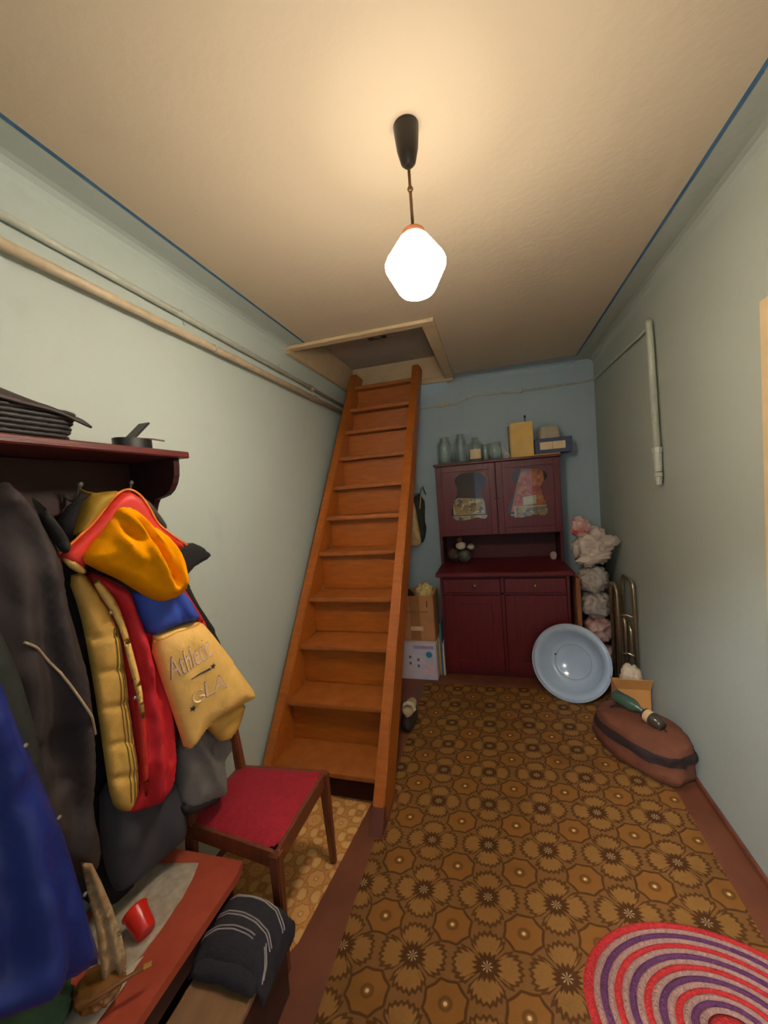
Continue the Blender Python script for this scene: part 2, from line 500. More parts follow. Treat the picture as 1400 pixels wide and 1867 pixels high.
struct(box('trim_5', (IX0 - 0.006, YF, ZC - 0.0015), (IX0 + 0.006, HY0 - 0.05, ZC + 0.004), M_line, bev=0), 'blue line painted on the ceiling near the left wall')
struct(box('trim_6', (HX1 + 0.075, IY1 - 0.005, ZC - 0.0015), (IX1 - 0.006, IY1 + 0.005, ZC + 0.004), mat('dull_line', (120, 128, 124), 0.6), bev=0), 'dull line painted on the ceiling near the back wall')
struct(box('baseboard_right', (XR - 0.014, 1.56, 0), (XR, YB, 0.028), M_brownfloor, bev=0.004))
# door in the right wall, just out of the frame apart from its casing
dr = bpy.data.objects.new('door_1', None); COL.objects.link(dr); dr.location = (XR, 1.1, 0); ORG['door_1'] = (XR, 1.1, 0); struct(dr, 'cream door in the right wall')
M_casing = mat('cream_casing_paint', (222, 196, 150), 0.5, 0.06, 10)
box('casing', (XR - 0.022, 1.46, 0), (XR, 1.535, 2.01), M_casing, dr)
box('casing', (XR - 0.022, 0.665, 0), (XR, 0.74, 2.01), M_casing, dr)
box('casing', (XR - 0.022, 0.74, 1.95), (XR, 1.46, 2.01), M_casing, dr)
box('door_leaf', (XR + 0.02, 0.742, 0.004), (XR + 0.06, 1.458, 1.948), M_casing, dr)

# attic hatch in the ceiling
h = thing('attic_hatch', 'square attic hatch in the ceiling at the top of the stairs', 'hatch', (-0.77, 2.9, ZC))
box('frame_board', (XL + 0.002, HY0 - 0.05, ZC - 0.022), (HX1 + 0.075, HY0 + 0.008, ZC - 0.0005), M_hatch, h, 0.003)
box('frame_board', (HX1 - 0.004, HY0 + 0.01, ZC - 0.020), (HX1 + 0.073, YB - 0.045, ZC - 0.0005), M_hatch, h, 0.003)
box('frame_board', (XL + 0.002, HY1, ZC - 0.045), (HX1 + 0.06, HY1 + 0.02, ZC - 0.001), M_hatch, h, 0.003)
box('side_panel', (HX0 - 0.03, HY0 - 0.04, ZC - 0.045), (HX0, HY1 + 0.02, ZC + 0.21), M_hatch, h, 0.002)
box('side_panel', (HX0, HY1, ZC), (HX1, HY1 + 0.02, ZC + 0.21), M_hatch, h, 0.002)
box('side_panel', (HX1, HY0 - 0.02, ZC + 0.001), (HX1 + 0.02, HY1 + 0.02, ZC + 0.21), M_hatch, h, 0.002)
box('side_panel', (HX0, HY0 - 0.02, ZC + 0.001), (HX1, HY0, ZC + 0.21), M_hatch, h, 0.002)
lid = box('lid', (HX0, HY0, ZC + 0.185), (HX1, HY1, ZC + 0.21), M_lid, h, 0.002)
g = G()
for dx in (-0.05, 0.05): g.box((-0.77 + dx - 0.02, 2.86, ZC + 0.178), (-0.77 + dx + 0.02, 2.90, ZC + 0.186), 0.002)
g.tube([(-0.80, 2.88, ZC + 0.175), (-0.79, 2.85, ZC + 0.165), (-0.76, 2.85, ZC + 0.165), (-0.75, 2.88, ZC + 0.175)], 0.004)
g.build('latch', mat('old_iron', (96, 82, 66), 0.5, 0.2, 40, metal=0.5), lid)

# ------------------------------------------------------------------ stairs
st = thing('ladder_stairs', 'steep orange-brown wooden ladder stairs leading up to the ceiling hatch', 'stairs', (-0.88, 1.6, 0))
def sy(z): return 1.52 + 0.67 * z
def sxl(z): return -1.216 + 0.036 * z
def sxr(z): return -0.556 + 0.012 * z
TH, DP, ZT = 0.056, 0.235, 2.53
def stringer(x0, x1, zt):
    n = 1; g = G(); z0 = 0.0
    p = [(x0(z0), sy(z0)), (x1(z0), sy(z0)), (x1(z0), sy(z0) + DP), (x0(z0), sy(z0) + DP)]
    q = [(x0(zt), sy(zt)), (x1(zt), sy(zt)), (x1(zt), sy(zt) + DP - 0.06), (x0(zt), sy(zt) + DP - 0.06)]
    g.hexa([(a, b, z0) for a, b in p] + [(a, b, zt) for a, b in q])
    bmesh.ops.bevel(g.bm, geom=[e for e in g.bm.edges], offset=0.006, segments=2, affect='EDGES')
    return g
s1 = stringer(lambda z: sxl(z), lambda z: sxl(z) + TH, ZT).build('stringer', M_orange, st)
s2 = stringer(lambda z: sxr(z) - TH, lambda z: sxr(z), ZT).build('stringer', M_orange, st)
# darker painted foot of the right stringer
zt = 0.085
G().hexa([(sxr(0) - TH - 0.003, sy(0) - 0.003, 0.0), (sxr(0) + 0.003, sy(0) - 0.003, 0.0), (sxr(0) + 0.003, sy(0) + 0.07, 0.0), (sxr(0) - TH - 0.003, sy(0) + 0.07, 0.0),
          (sxr(zt) - TH - 0.003, sy(zt) - 0.003, zt), (sxr(zt) + 0.003, sy(zt) - 0.003, zt), (sxr(zt) + 0.003, sy(zt) + 0.02, zt), (sxr(zt) - TH - 0.003, sy(zt) + 0.02, zt)]).build('painted_foot', M_foot, s2)
TZ = [0.165, 0.41, 0.655, 0.887, 1.14, 1.36, 1.57, 1.787, 2.0, 2.195, 2.412]
for k, z in enumerate(TZ):
    y0 = sy(z) + 0.016; a = sxl(z) + TH - 0.004; b = sxr(z) - TH + 0.004
    g = G().box((a, y0, z - 0.028), (b, y0 + 0.235, z), 0.006, seg=2)
    for v in g.bm.verts: v.co.z += 0.003 * noise.noise(Vector((v.co.x * 4, k * 3.1, 0)))
    g.build('tread', M_orange_worn, st)
    if k + 1 < len(TZ):
        z2 = TZ[k + 1]; yr = y0 + 0.222
        box('riser', (a, yr, z + 0.001), (b, yr + 0.014, z2 - 0.03), M_orange, st, 0.001)

# ------------------------------------------------------------------ pendant lamp
LX, LY = -0.168, 1.091
lp = thing('pendant_lamp', 'lit opal glass pendant lamp hanging on a rod from the ceiling', 'lamp', (LX, LY, ZC))
G().lathe([(0.0, ZC), (0.034, ZC), (0.034, ZC - 0.012), (0.029, ZC - 0.06), (0.020, ZC - 0.096), (0.012, ZC - 0.104), (0, ZC - 0.104)], (LX, LY, 0), 24).build('canopy', M_bakelite, lp, smooth='auto')
G().tube([(LX, LY, ZC - 0.10), (LX, LY, 2.205)], 0.0042, 10).build('rod', M_rod, lp, smooth=True)
G().lathe([(0, 2.325), (0.006, 2.322), (0.0085, 2.316), (0.006, 2.310), (0, 2.307)], (LX, LY, 0), 14).build('knob', M_rod, lp, smooth=True)
G().lathe([(0.0, 2.218), (0.012, 2.216), (0.026, 2.208), (0.031, 2.203), (0.031, 2.186), (0.0, 2.186)], (LX, LY, 0), 24).build('fitting', M_copper, lp, smooth='auto')
gm = bpy.data.materials.new('lit_opal_glass'); gm.use_nodes = True
gb = gm.node_tree.nodes['Principled BSDF']
gb.inputs['Base Color'].default_value = (0.9, 0.86, 0.78, 1); gb.inputs['Roughness'].default_value = 0.25
gb.inputs['Emission Color'].default_value = (1.0, 0.85, 0.67, 1)
_v, _x, _y, _z = coords(gm.node_tree)            # the bulb sits low in the glass: its upper cone glows less
_e = (1.0 - _z.step(-0.385, -0.335) * 0.84) * LAMP_STRENGTH
gm.node_tree.links.new(_e.k, gb.inputs['Emission Strength'])
G().lathe([(0.024, 2.200), (0.031, 2.192), (0.040, 2.184), (0.078, 2.130), (0.0835, 2.118), (0.0825, 2.108), (0.052, 2.050), (0.044, 2.040), (0.032, 2.034), (0, 2.0325)], (LX, LY, 0), 32).build('globe', gm, lp, smooth=True)

# ------------------------------------------------------------------ floor coverings
M_runner = floral_runner('brown_floral_runner', lin((78, 44, 12)), lin((132, 90, 44)), lin((148, 106, 52)), lin((136, 90, 36)), 0.233, 0.2115, -0.222, 1.049, 0.09, lin((214, 184, 140)))
rn = G().prism([(-0.582, -0.05, 0), (0.738, -0.05, 0), (0.738, 2.885, 0), (-0.588, 2.885, 0), (-0.585, 1.80, 0), (-0.545, 1.79, 0), (-0.545, 1.51, 0), (-0.58, 1.50, 0)], (0, 0, 0.005))
o = rn.build('floral_runner', M_runner)
tag(o, 'long brown and ochre floral linoleum runner covering the middle of the floor', 'carpet')
M_lino = floral_runner('orange_floral_lino', lin((176, 118, 58)), lin((206, 150, 84)), lin((222, 176, 112)), lin((210, 156, 92)), 0.13, 0.13, 0.02, 0.03, 0.05, lin((226, 190, 140)))
g = G().prism([(-1.2, 0.95, 0), (-0.755, 1.02, 0), (-0.725, 1.08, 0), (-0.655, 1.70, 0), (-1.2, 1.70, 0)], (0, 0, 0.003))
tag(g.build('floor_lino_piece', M_lino), 'pale orange patterned linoleum piece on the floor under the red chair', 'linoleum')

# oval crocheted rug, ring by ring
rg = thing('crochet_rug', 'oval striped crocheted rug in red, purple and beige, bottom right', 'rug', (0.53, 1.128, 0.005))
M_red = mat('rug_red', (200, 44, 44), 0.9, 0.18, 90, 0.9, 160)
M_beige = mat('rug_beige', (178, 136, 122), 0.9, 0.18, 90, 0.9, 160)
M_purple = mat('rug_purple', (104, 50, 92), 0.9, 0.18, 90, 0.9, 160)
seq = [M_red, M_beige, M_purple, M_beige, M_red, M_beige, M_purple, M_beige, M_red, M_beige, M_purple, M_beige, M_red, M_beige, M_purple, M_beige]
RCX, RCY, RX, RY = 0.53, 1.128, 0.362, 0.268
f0 = 1.0
for i, m in enumerate(seq):
    f1 = f0 - (0.072 if i == 0 else 0.0505)
    g = G(); n = 72; rows = []
    for k in range(n):
        a = 2 * PI * k / n; row = []
        for j in range(6):
            w = j / 5; f = f1 + (f0 - f1) * w + 0.006 * noise.noise(Vector((math.cos(a) * 3, math.sin(a) * 3, i + (1 if j > 2 else 0))))
            row.append(g.bm.verts.new((RCX + RX * f * math.cos(a), RCY + RY * f * math.sin(a), 0.0065 + 0.0075 * math.sin(PI * w))))
        rows.append(row)
    for k in range(n):
        A = rows[k]; Bq = rows[(k + 1) % n]
        for j in range(5): g.bm.faces.new((A[j], A[j + 1], Bq[j + 1], Bq[j]))
        g.bm.faces.new((A[5], A[0], Bq[0], Bq[5]))
    g.build('rug_ring', m, rg, smooth='auto')
    f0 = f1
g = G(); g.lathe([(0, 0.014), (1.0 * f0 * 0.7, 0.0135), (f0, 0.0065), (0, 0.006)], (0, 0, 0), 24)
for v in g.bm.verts: v.co.x = RCX + v.co.x * RX; v.co.y = RCY + v.co.y * RY
g.build('rug_centre', M_red, rg, smooth=True)

# ------------------------------------------------------------------ pipes
pp = thing('heating_pipe', 'thick cream painted pipe running along the left wall', 'pipe', (XL, 1.6, 2.22))
G().tube([(-1.195, YF, 2.228), (-1.195, 1.5, 2.218), (-1.195, 3.6, 2.20)], 0.016, 12).build('tube', M_pipe, pp, smooth=True)
for y in (0.3, 1.55, 2.62):
    G().tube([(-1.195, y, 2.2365), (-1.21, y, 2.236), (XL + 0.001, y, 2.232)], 0.004, 6).tube([(-1.195, y - 0.004, 2.236), (-1.178, y - 0.004, 2.224), (-1.178, y, 2.21), (-1.195, y, 2.199)], 0.004, 6).build('clip', M_pipe2, pp)
pp = thing('painted_pipe', 'grey painted pipe close to the left wall above the cream pipe', 'pipe', (XL, 1.6, 2.3))
G().tube([(-1.218, YF, 2.325), (-1.218, 1.2, 2.312), (-1.218, 3.6, 2.272)], 0.0135, 10).build('tube', M_pipe2, pp, smooth=True)
G().tube([(-1.218, 2.58, 2.290), (-1.218, 2.62, 2.289)], 0.02, 10).build('joint', M_pipe, pp, smooth='auto')
for y in (0.55, 1.42, 2.2): box('clip', (XL + 0.001, y - 0.006, 2.28), (XL + 0.006, y + 0.006, 2.345), M_pipe2, pp, 0.001)
pp = thing('thin_wall_pipe', 'thin pipe running along the back wall and round the corner', 'pipe', (0.2, YB, 2.28))
bp_ = catmull([(-1.16, 3.612, 2.27), (-0.62, 3.612, 2.255), (-0.30, 3.612, 2.245), (-0.22, 3.612, 2.262), (-0.15, 3.612, 2.297), (-0.05, 3.612, 2.302), (0.28, 3.612, 2.288), (0.80, 3.612, 2.292)], 4) + [Vector(p) for p in ((0.828, 3.60, 2.292), (0.842, 3.57, 2.291), (0.845, 3.40, 2.288), (0.845, 2.50, 2.268), (0.845, 2.42, 2.27))]
G().tube(bp_, 0.0085, 8).build('tube', M_pipe2, pp, smooth=True)
for x in (-0.42, 0.28): box('clip', (x - 0.008, 3.60, 2.235 if x < 0 else 2.272), (x + 0.008, YB, 2.275 if x < 0 else 2.305), M_pipe2, pp, 0.002)
box('joint', (-0.43, 3.597, 2.245), (-0.33, 3.625, 2.272), M_pipe, pp, 0.006)
pp = thing('drop_pipe', 'thick vertical pipe end with a valve on the right wall', 'pipe', (XR, 2.37, 1.43))
G().tube([(0.845, 2.405, 2.272), (0.835, 2.392, 2.286), (0.832, 2.385, 2.27), (0.832, 2.375, 2.2), (0.834, 2.345, 1.62)], 0.0165, 12).build('tube', M_pipe2, pp, smooth=True)
G().tube([(0.834, 2.345, 1.625), (0.834, 2.3445, 1.60)], 0.024, 8).build('nut', M_pipe2, pp, smooth='auto')
G().tube([(0.834, 2.344, 1.60), (0.834, 2.342, 1.545), (0.834, 2.34, 1.50)], [0.02, 0.019, 0.016], 12).build('valve_body', M_pipe2, pp, smooth='auto')
G().tube([(0.834, 2.345, 1.575), (0.834, 2.375, 1.572), (0.834, 2.385, 1.572)], [0.004, 0.004, 0.009], 8).build('valve_stem', M_pipe2, pp, smooth='auto')
for k, (z, r) in enumerate(((1.495, 0.0195), (1.472, 0.016), (1.452, 0.014))): G().tube([(0.834, 2.34 - k * 0.001, z), (0.834, 2.339 - k * 0.001, z - 0.021)], r, 10).build('end_ring', M_pipe2, pp, smooth='auto')

# ------------------------------------------------------------------ cupboard (lower part, worktop, set-back upper part)
CX0, CX1 = -0.47, 0.515
cb = thing('kitchen_cupboard', 'dark maroon wooden kitchen cupboard with glazed upper doors at the back wall', 'cupboard', (0.02, 3.3, 0))
FY = 3.03                                                  # lower front
g = G().box((-0.447, FY, 0.03), (-0.425, YB - 0.01, 0.80), 0.002).box((0.473, FY, 0.03), (0.495, YB - 0.01, 0.80), 0.002)
g.box((-0.425, YB - 0.025, 0.03), (0.473, YB - 0.01, 0.80)).box((-0.425, FY + 0.02, 0.05), (0.473, YB - 0.025, 0.07)).box((-0.43, FY + 0.03, 0.0), (0.48, YB - 0.02, 0.03))
g.box((0.012, FY, 0.05), (0.036, FY + 0.02, 0.80)).box((-0.425, FY, 0.655), (0.473, FY + 0.02, 0.67)).box((-0.425, FY, 0.03), (0.473, FY + 0.02, 0.055)).box((-0.425, FY, 0.785), (0.473, FY + 0.02, 0.80))
g.build('lower_body', M_maroon, cb)
box('worktop', (CX0 - 0.005, 2.985, 0.80), (0.525, YB - 0.01, 0.836), M_maroon, cb, 0.008)
for x0, x1 in ((-0.425, 0.012), (0.036, 0.473)):
    d = box('drawer', (x0 + 0.003, FY - 0.012, 0.673), (x1 - 0.003, FY + 0.3, 0.782), M_maroon, cb, 0.004)
    xm = -0.18 if x0 < 0 else 0.255
    G().lathe([(0, 0.022), (0.009, 0.021), (0.013, 0.016), (0.011, 0.010), (0.006, 0.006), (0.007, 0), (0, 0)], (xm, FY - 0.012, 0.73), 16, Matrix.Rotation(PI / 2, 4, 'X')).build('knob', M_brass, d, smooth=True)
    d = box('door', (x0 + 0.003, FY - 0.012, 0.058), (x1 - 0.003, FY + 0.008, 0.652), M_maroon, cb, 0.003)
    for a, b, c, e in ((x0 + 0.003, x0 + 0.075, 0.058, 0.652), (x1 - 0.075, x1 - 0.003, 0.058, 0.652), (x0 + 0.075, x1 - 0.075, 0.058, 0.135), (x0 + 0.075, x1 - 0.075, 0.585, 0.652)):
        box('door_rail', (a, FY - 0.018, c), (b, FY - 0.011, e), M_maroon, d, 0.002)
# upper part
UY = 3.33; UZ = 1.70
g = G().box((CX0, UY + 0.02, 0.836), (CX0 + 0.025, YB - 0.01, UZ - 0.02), 0.002).box((0.495, UY + 0.02, 0.836), (0.52, YB - 0.01, UZ - 0.02), 0.002)
g.box((CX0 + 0.025, YB - 0.025, 0.836), (0.495, YB - 0.01, UZ - 0.02)).box((CX0 + 0.025, UY + 0.02, 1.075), (0.495, YB - 0.025, 1.10)).box((CX0 + 0.025, UY + 0.06, 1.235), (0.495, YB - 0.025, 1.25))
g.box((0.012, UY + 0.018, 1.10), (0.04, UY + 0.035, UZ - 0.02))
g.build('upper_body', M_maroon_in, cb)
box('top_board', (CX0 - 0.012, UY - 0.012, UZ - 0.02), (0.535, YB - 0.008, UZ), M_maroon, cb, 0.004)
vase = smooth_poly([(-0.291,1.59),(-0.23,1.613),(-0.127,1.604),(-0.058,1.571),(-0.043,1.524),(-0.09,1.478),(-0.09,1.404),(-0.06,1.315),(-0.051,1.241),(-0.08,1.21),(-0.141,1.232),(-0.206,1.213),(-0.27,1.207),(-0.329,1.215),(-0.363,1.273),(-0.323,1.374),(-0.297,1.433),(-0.288,1.493),(-0.317,1.546)], 1)
SHX = 0.468
def thin_glass(name, tint, refl, rough=0.03):
    m = bpy.data.materials.new(name); m.use_nodes = True; nt = m.node_tree
    nt.nodes.remove(nt.nodes['Principled BSDF'])
    tr = nt.nodes.new('ShaderNodeBsdfTransparent'); tr.inputs[0].default_value = tint
    gl = nt.nodes.new('ShaderNodeBsdfGlossy'); gl.inputs['Roughness'].default_value = rough; gl.inputs[0].default_value = (1, 1, 1, 1)
    lw = nt.nodes.new('ShaderNodeLayerWeight'); lw.inputs[0].default_value = 0.25
    fr = nt.nodes.new('ShaderNodeMapRange'); nt.links.new(lw.outputs['Facing'], fr.inputs[0]); fr.inputs[3].default_value = 0.022; fr.inputs[4].default_value = refl
    mx = nt.nodes.new('ShaderNodeMixShader')
    nt.links.new(fr.outputs[0], mx.inputs[0]); nt.links.new(tr.outputs[0], mx.inputs[1]); nt.links.new(gl.outputs[0], mx.inputs[2])
    nt.links.new(mx.outputs[0], nt.nodes['Material Output'].inputs[0])
    return m
glass = thin_glass('cabinet_glass', (0.93, 0.96, 0.96, 1), 0.6)
for i, (x0, x1) in enumerate(((CX0 + 0.004, 0.022), (0.028, 0.516))):
    hole = vase if i == 0 else [(p[0] + SHX, p[1]) for p in vase]
    d = plate('door', [(x0, 1.082), (x1, 1.082), (x1, UZ - 0.024), (x0, UZ - 0.024)], [hole], 'door', 0.018, M_maroon, cb)
    xa = min(p[0] for p in hole) - 0.012; xb = max(p[0] for p in hole) + 0.012; za = min(p[1] for p in hole) - 0.012; zb = max(p[1] for p in hole) + 0.012
    box('pane', (xa, UY + 0.0185, za), (xb, UY + 0.0205, zb), glass, d, 0)
    for a, b, c, e in ((x0, x0 + 0.05, 1.082, UZ - 0.024), (x1 - 0.05, x1, 1.082, UZ - 0.024), (x0 + 0.05, x1 - 0.05, 1.082, 1.135), (x0 + 0.05, x1 - 0.05, UZ - 0.075, UZ - 0.024)):
        box('door_rail', (a, UY - 0.007, c), (b, UY + 0.0005, e), M_maroon, d, 0.002)
    xk = 0.012 if i == 0 else 0.04
    G().lathe([(0, 0.012), (0.006, 0.01), (0.006, 0.004), (0.004, 0), (0, 0)], (xk, UY - 0.007, 1.38), 10, Matrix.Rotation(PI / 2, 4, 'X')).build('knob', M_maroon, d, smooth=True)

# cards and pictures behind the two panes
def card(name, label, pts, y, cols, border=None, cat='postcard', th=0.003):
    m = bpy.data.materials.new(name + '_print'); m.use_nodes = True; nt = m.node_tree
    vec, x, yy, z = coords(nt)
    n1 = noise_x(nt, vec, 14, 3); n2 = noise_x(nt, vec, 24, 2)
    c = mixc(nt, n1.step(0.42, 0.58), lin(cols[0]), lin(cols[1])); c = mixc(nt, n2.step(0.52, 0.62), c, lin(cols[2]))
    nt.links.new(c, nt.nodes['Principled BSDF'].inputs['Base Color']); nt.nodes['Principled BSDF'].inputs['Roughness'].default_value = 0.5
    cx = sum(p[0] for p in pts) / len(pts); cz = min(p[1] for p in pts)
    t = thing(name, label, cat, (cx, y, cz))
    G().prism([(p[0], y, p[1]) for p in pts], (0, th, 0)).build('sheet', mat('card_edge_' + name, border or (214, 190, 150), 0.7), t)
    cc = Vector((cx, sum(p[1] for p in pts) / len(pts)))
    ins = [cc + (Vector(p) - cc) * 0.9 for p in pts]
    G().prism([(p[0], y - 0.0008, p[1]) for p in ins], (0, 0.001, 0)).build('picture', m, t)
    return t
card('postcard', 'brown landscape postcard behind the left cupboard pane', [(-0.345, 1.2512), (-0.075, 1.2512), (-0.075, 1.38), (-0.30, 1.40), (-0.345, 1.37)], 3.42, [(186, 140, 70), (120, 84, 44), (214, 196, 160)])
card('postcard', 'pale grey patterned card low behind the left cupboard pane', [(-0.40, 1.1015), (-0.06, 1.1015), (-0.06, 1.246), (-0.40, 1.246)], 3.375, [(196, 176, 140), (110, 84, 70), (214, 200, 170)])
card('picture_book', 'orange picture book behind the right cupboard pane', [(0.135, 1.2512), (0.43, 1.2512), (0.40, 1.60), (0.235, 1.61), (0.185, 1.45)], 3.44, [(206, 104, 44), (186, 66, 36), (214, 140, 70)], (226, 132, 56), 'book', 0.012)
card('postcard', 'coloured village postcard behind the right cupboard pane', [(0.16, 1.1015), (0.44, 1.1015), (0.44, 1.30), (0.16, 1.30)], 3.385, [(196, 152, 84), (120, 110, 80), (200, 190, 160)])
card('photo_card', 'small dark portrait card with white edge behind the right pane', [(0.085, 1.1015), (0.165, 1.1015), (0.165, 1.235), (0.085, 1.235)], 3.365, [(110, 80, 80), (150, 110, 100), (80, 60, 70)], (226, 220, 206))
card('note_card', 'blank cream note on the orange book behind the right pane', [(0.235, 1.30), (0.34, 1.31), (0.34, 1.385), (0.235, 1.37)], 3.432, [(226, 214, 176), (220, 206, 168), (228, 218, 190)], (228, 216, 180))

# things in the open niche
M_crock = mat('glazed_pot_green', (86, 92, 80), 0.3, 0.2, 30)
t = thing('bundle', 'small bundle of wrapped things in the open niche of the cupboard', 'bundle', (-0.33, 3.42, 0.836))
blob('cloth', (-0.36, 3.43, 0.900), (0.055, 0.05, 0.066), mat('bundle_dark', (66, 52, 48), 0.8, 0.3, 30), t, 0.4, 1.5, 1, sub=3)
blob('cloth', (-0.27, 3.42, 0.892), (0.06, 0.045, 0.058), M_crock, t, 0.4, 1.5, 2, sub=3)
blob('wrapping', (-0.30, 3.415, 0.985), (0.045, 0.035, 0.036), mat('bundle_pale', (190, 180, 160), 0.7, 0.2, 30), t, 0.5, 1.6, 3, sub=3)
blob('wrapping', (-0.215, 3.425, 0.970), (0.035, 0.03, 0.028), mat('bundle_pale', (190, 180, 160)), t, 0.5, 1.6, 4, sub=3)
blob('wrapping', (-0.31, 3.43, 1.035), (0.025, 0.025, 0.03), mat('bundle_red', (120, 60, 50), 0.7), t, 0.2, 3, 5, sub=3)
o = blob('paper_scrap', (0.452, 3.46, 0.868), (0.028, 0.02, 0.034), mat('scrap_paper', (206, 190, 176), 0.8), None, 0.25, 2.6, 6, sub=3, org=(0.452, 3.46, 0.836))
tag(o, 'crumpled pale paper scrap at the right end of the cupboard niche', 'paper')

# on top of the cupboard
M_jar = thin_glass('greenish_jar_glass', (0.965, 0.99, 0.978, 1), 0.8, 0.06)
def jar(x, y, r, h, label, neck=0.62, lab=False):
    t = thing('glass_jar', label, 'jar', (x, y, UZ), 'glass jars on the cupboard')
    rn = r * neck
    pr = [(0, 0.002), (r * 0.9, 0.002), (r, 0.014), (r, h * 0.66), (r * 0.93, h * 0.76), (rn * 1.08, h * 0.88), (rn, h * 0.9), (rn, h * 0.95)]
    inn = [(rn - 0.004, h * 0.95), (rn - 0.004, h * 0.9), (r * 0.93 - 0.004, h * 0.755), (r - 0.004, h * 0.66), (r - 0.004, 0.016), (0, 0.010)]
    G().lathe(pr + inn, (x, y, UZ), 24).build('body', M_jar, t, smooth=True)
    G().tube([(x + (rn + 0.001) * math.cos(a), y + (rn + 0.001) * math.sin(a), UZ + h * 0.97) for a in [2 * PI * k / 24 for k in range(24)]], 0.0055, 8, True).build('rim', M_jar, t, smooth=True)
    if lab:
        g = G(); A = [(-PI / 2 + (k - 5) * 0.16) for k in range(11)]
        lo = [g.bm.verts.new((x + (r + 0.001) * math.cos(a), y + (r + 0.001) * math.sin(a), UZ + h * 0.12)) for a in A]; up = [g.bm.verts.new((x + (r + 0.001) * math.cos(a), y + (r + 0.001) * math.sin(a), UZ + h * 0.5)) for a in A]
        for k in range(10): g.bm.faces.new((lo[k], lo[k + 1], up[k + 1], up[k]))
        g.build('paper_label', mat('jar_label', (226, 204, 164), 0.8), t, smooth=True)
    return t
jar(-0.385, 3.42, 0.072, 0.238, 'large empty glass jar at the left end of the cupboard top')
jar(-0.250, 3.45, 0.060, 0.258, 'tallest clear glass jar on the cupboard, second from the left')
jar(-0.125, 3.42, 0.062, 0.205, 'squat glass jar with a cream paper label on the cupboard', 0.5, True)
jar(-0.045, 3.46, 0.034, 0.145, 'narrow small green glass jar on the cupboard', 0.8)
jar(0.035, 3.42, 0.058, 0.145, 'wide low green glass jar on the cupboard, rightmost of the jars', 0.86)
t = thing('spectacles', 'folded spectacles lying on white paper on top of the cupboard', 'spectacles', (0.105, 3.38, UZ))
box('paper', (0.098, 3.34, UZ), (0.142, 3.43, UZ + 0.004), mat('white_paper', (222, 214, 200), 0.8), t, 0.001)
G().tube([(0.085, 3.37, UZ + 0.11), (0.10, 3.37, UZ + 0.06), (0.125, 3.37, UZ + 0.012)], 0.004, 6).build('temple', mat('white_plastic', (224, 222, 214), 0.4), t, smooth=True)
G().tube([(0.10, 3.39, UZ + 0.105), (0.12, 3.39, UZ + 0.05), (0.15, 3.39, UZ + 0.012)], 0.004, 6).build('temple', mat('white_plastic', (224, 222, 214)), t, smooth=True)
G().tube([(0.125 + 0.02 * math.cos(a), 3.38, UZ + 0.03 + 0.02 * math.sin(a)) for a in [2 * PI * k / 14 for k in range(14)]], 0.003, 6, True).build('rim', mat('white_plastic', (224, 222, 214)), t, smooth=True)
t = thing('upright_folder', 'upright yellow cardboard folder standing on the cupboard', 'folder', (0.24, 3.4, UZ))
RZ = Matrix.Rotation(-0.12, 3, 'Z')
box('cover', (0.168, 3.37, UZ), (0.338, 3.385, UZ + 0.285), mat('yellow_card', (222, 182, 104), 0.7, 0.08, 12), t, 0.003, rot=RZ)
box('pages', (0.160, 3.387, UZ), (0.325, 3.44, UZ + 0.275), mat('book_pages', (206, 178, 120), 0.8), t, 0.002, rot=RZ)
box('back_cover', (0.146, 3.442, UZ), (0.326, 3.455, UZ + 0.272), mat('brown_card', (120, 96, 66), 0.7), t, 0.003, rot=RZ)
G().tube([(0.285, 3.42, UZ + 0.27), (0.285, 3.42, UZ + 0.325)], 0.004, 6).lathe([(0, 0.345), (0.008, 0.34), (0.009, 0.33), (0.005, 0.322), (0, 0.32)], (0.285, 3.42, UZ), 10).build('bookmark', M_black, t, smooth=True)
o = box('folded_card', (0.33, 3.36, UZ), (0.53, 3.6, UZ + 0.012), mat('yellow_card', (222, 182, 104)), None, 0.002, org=(0.43, 3.48, UZ))
tag(o, 'thin flat yellowish card under the blue box on the cupboard', 'card')
t = thing('blue_box', 'flat dark blue box with a cream label on the cupboard', 'box', (0.48, 3.46, UZ + 0.012))
box('carton', (0.345, 3.385, UZ + 0.012), (0.625, 3.56, UZ + 0.135), mat('dark_blue_card', (58, 70, 104), 0.6, 0.1, 14), t, 0.004)
box('label', (0.385, 3.3835, UZ + 0.045), (0.575, 3.3855, UZ + 0.105), mat('cream_label', (226, 200, 158), 0.7, 0.06, 20), t, 0)
box('label_line', (0.478, 3.3828, UZ + 0.045), (0.4815, 3.3838, UZ + 0.105), mat('label_grey', (170, 140, 110), 0.7), t, 0)
t = thing('plastic_tub', 'cloudy upturned plastic tub on the blue box', 'tub', (0.465, 3.47, UZ + 0.135))
M_tub = mat('cloudy_plastic', (176, 164, 142), 0.35, 0.1, 14)
def rrect(cx, cy, w, d, z, r=0.025, n=4):
    out = []
    for sx, sy_, a0 in ((1, 1, 0), (-1, 1, PI / 2), (-1, -1, PI), (1, -1, 1.5 * PI)):
        for k in range(n + 1):
            a = a0 + PI / 2 * k / n
            out.append((cx + sx * (w / 2 - r) + r * math.cos(a), cy + sy_ * (d / 2 - r) + r * math.sin(a), z))
    return out
def loft(rings, name, m, parent, smooth='auto', cap=True):
    g = G(); R = [[g.bm.verts.new(p) for p in r] for r in rings]; n = len(R[0])
    for A, B in zip(R[:-1], R[1:]):
        for k in range(n): g.bm.faces.new((A[k], A[(k + 1) % n], B[(k + 1) % n], B[k]))
    if cap: g.bm.faces.new(R[0][::-1]); g.bm.faces.new(R[-1])
    return g.build(name, m, parent, smooth=smooth)
z0 = UZ + 0.135
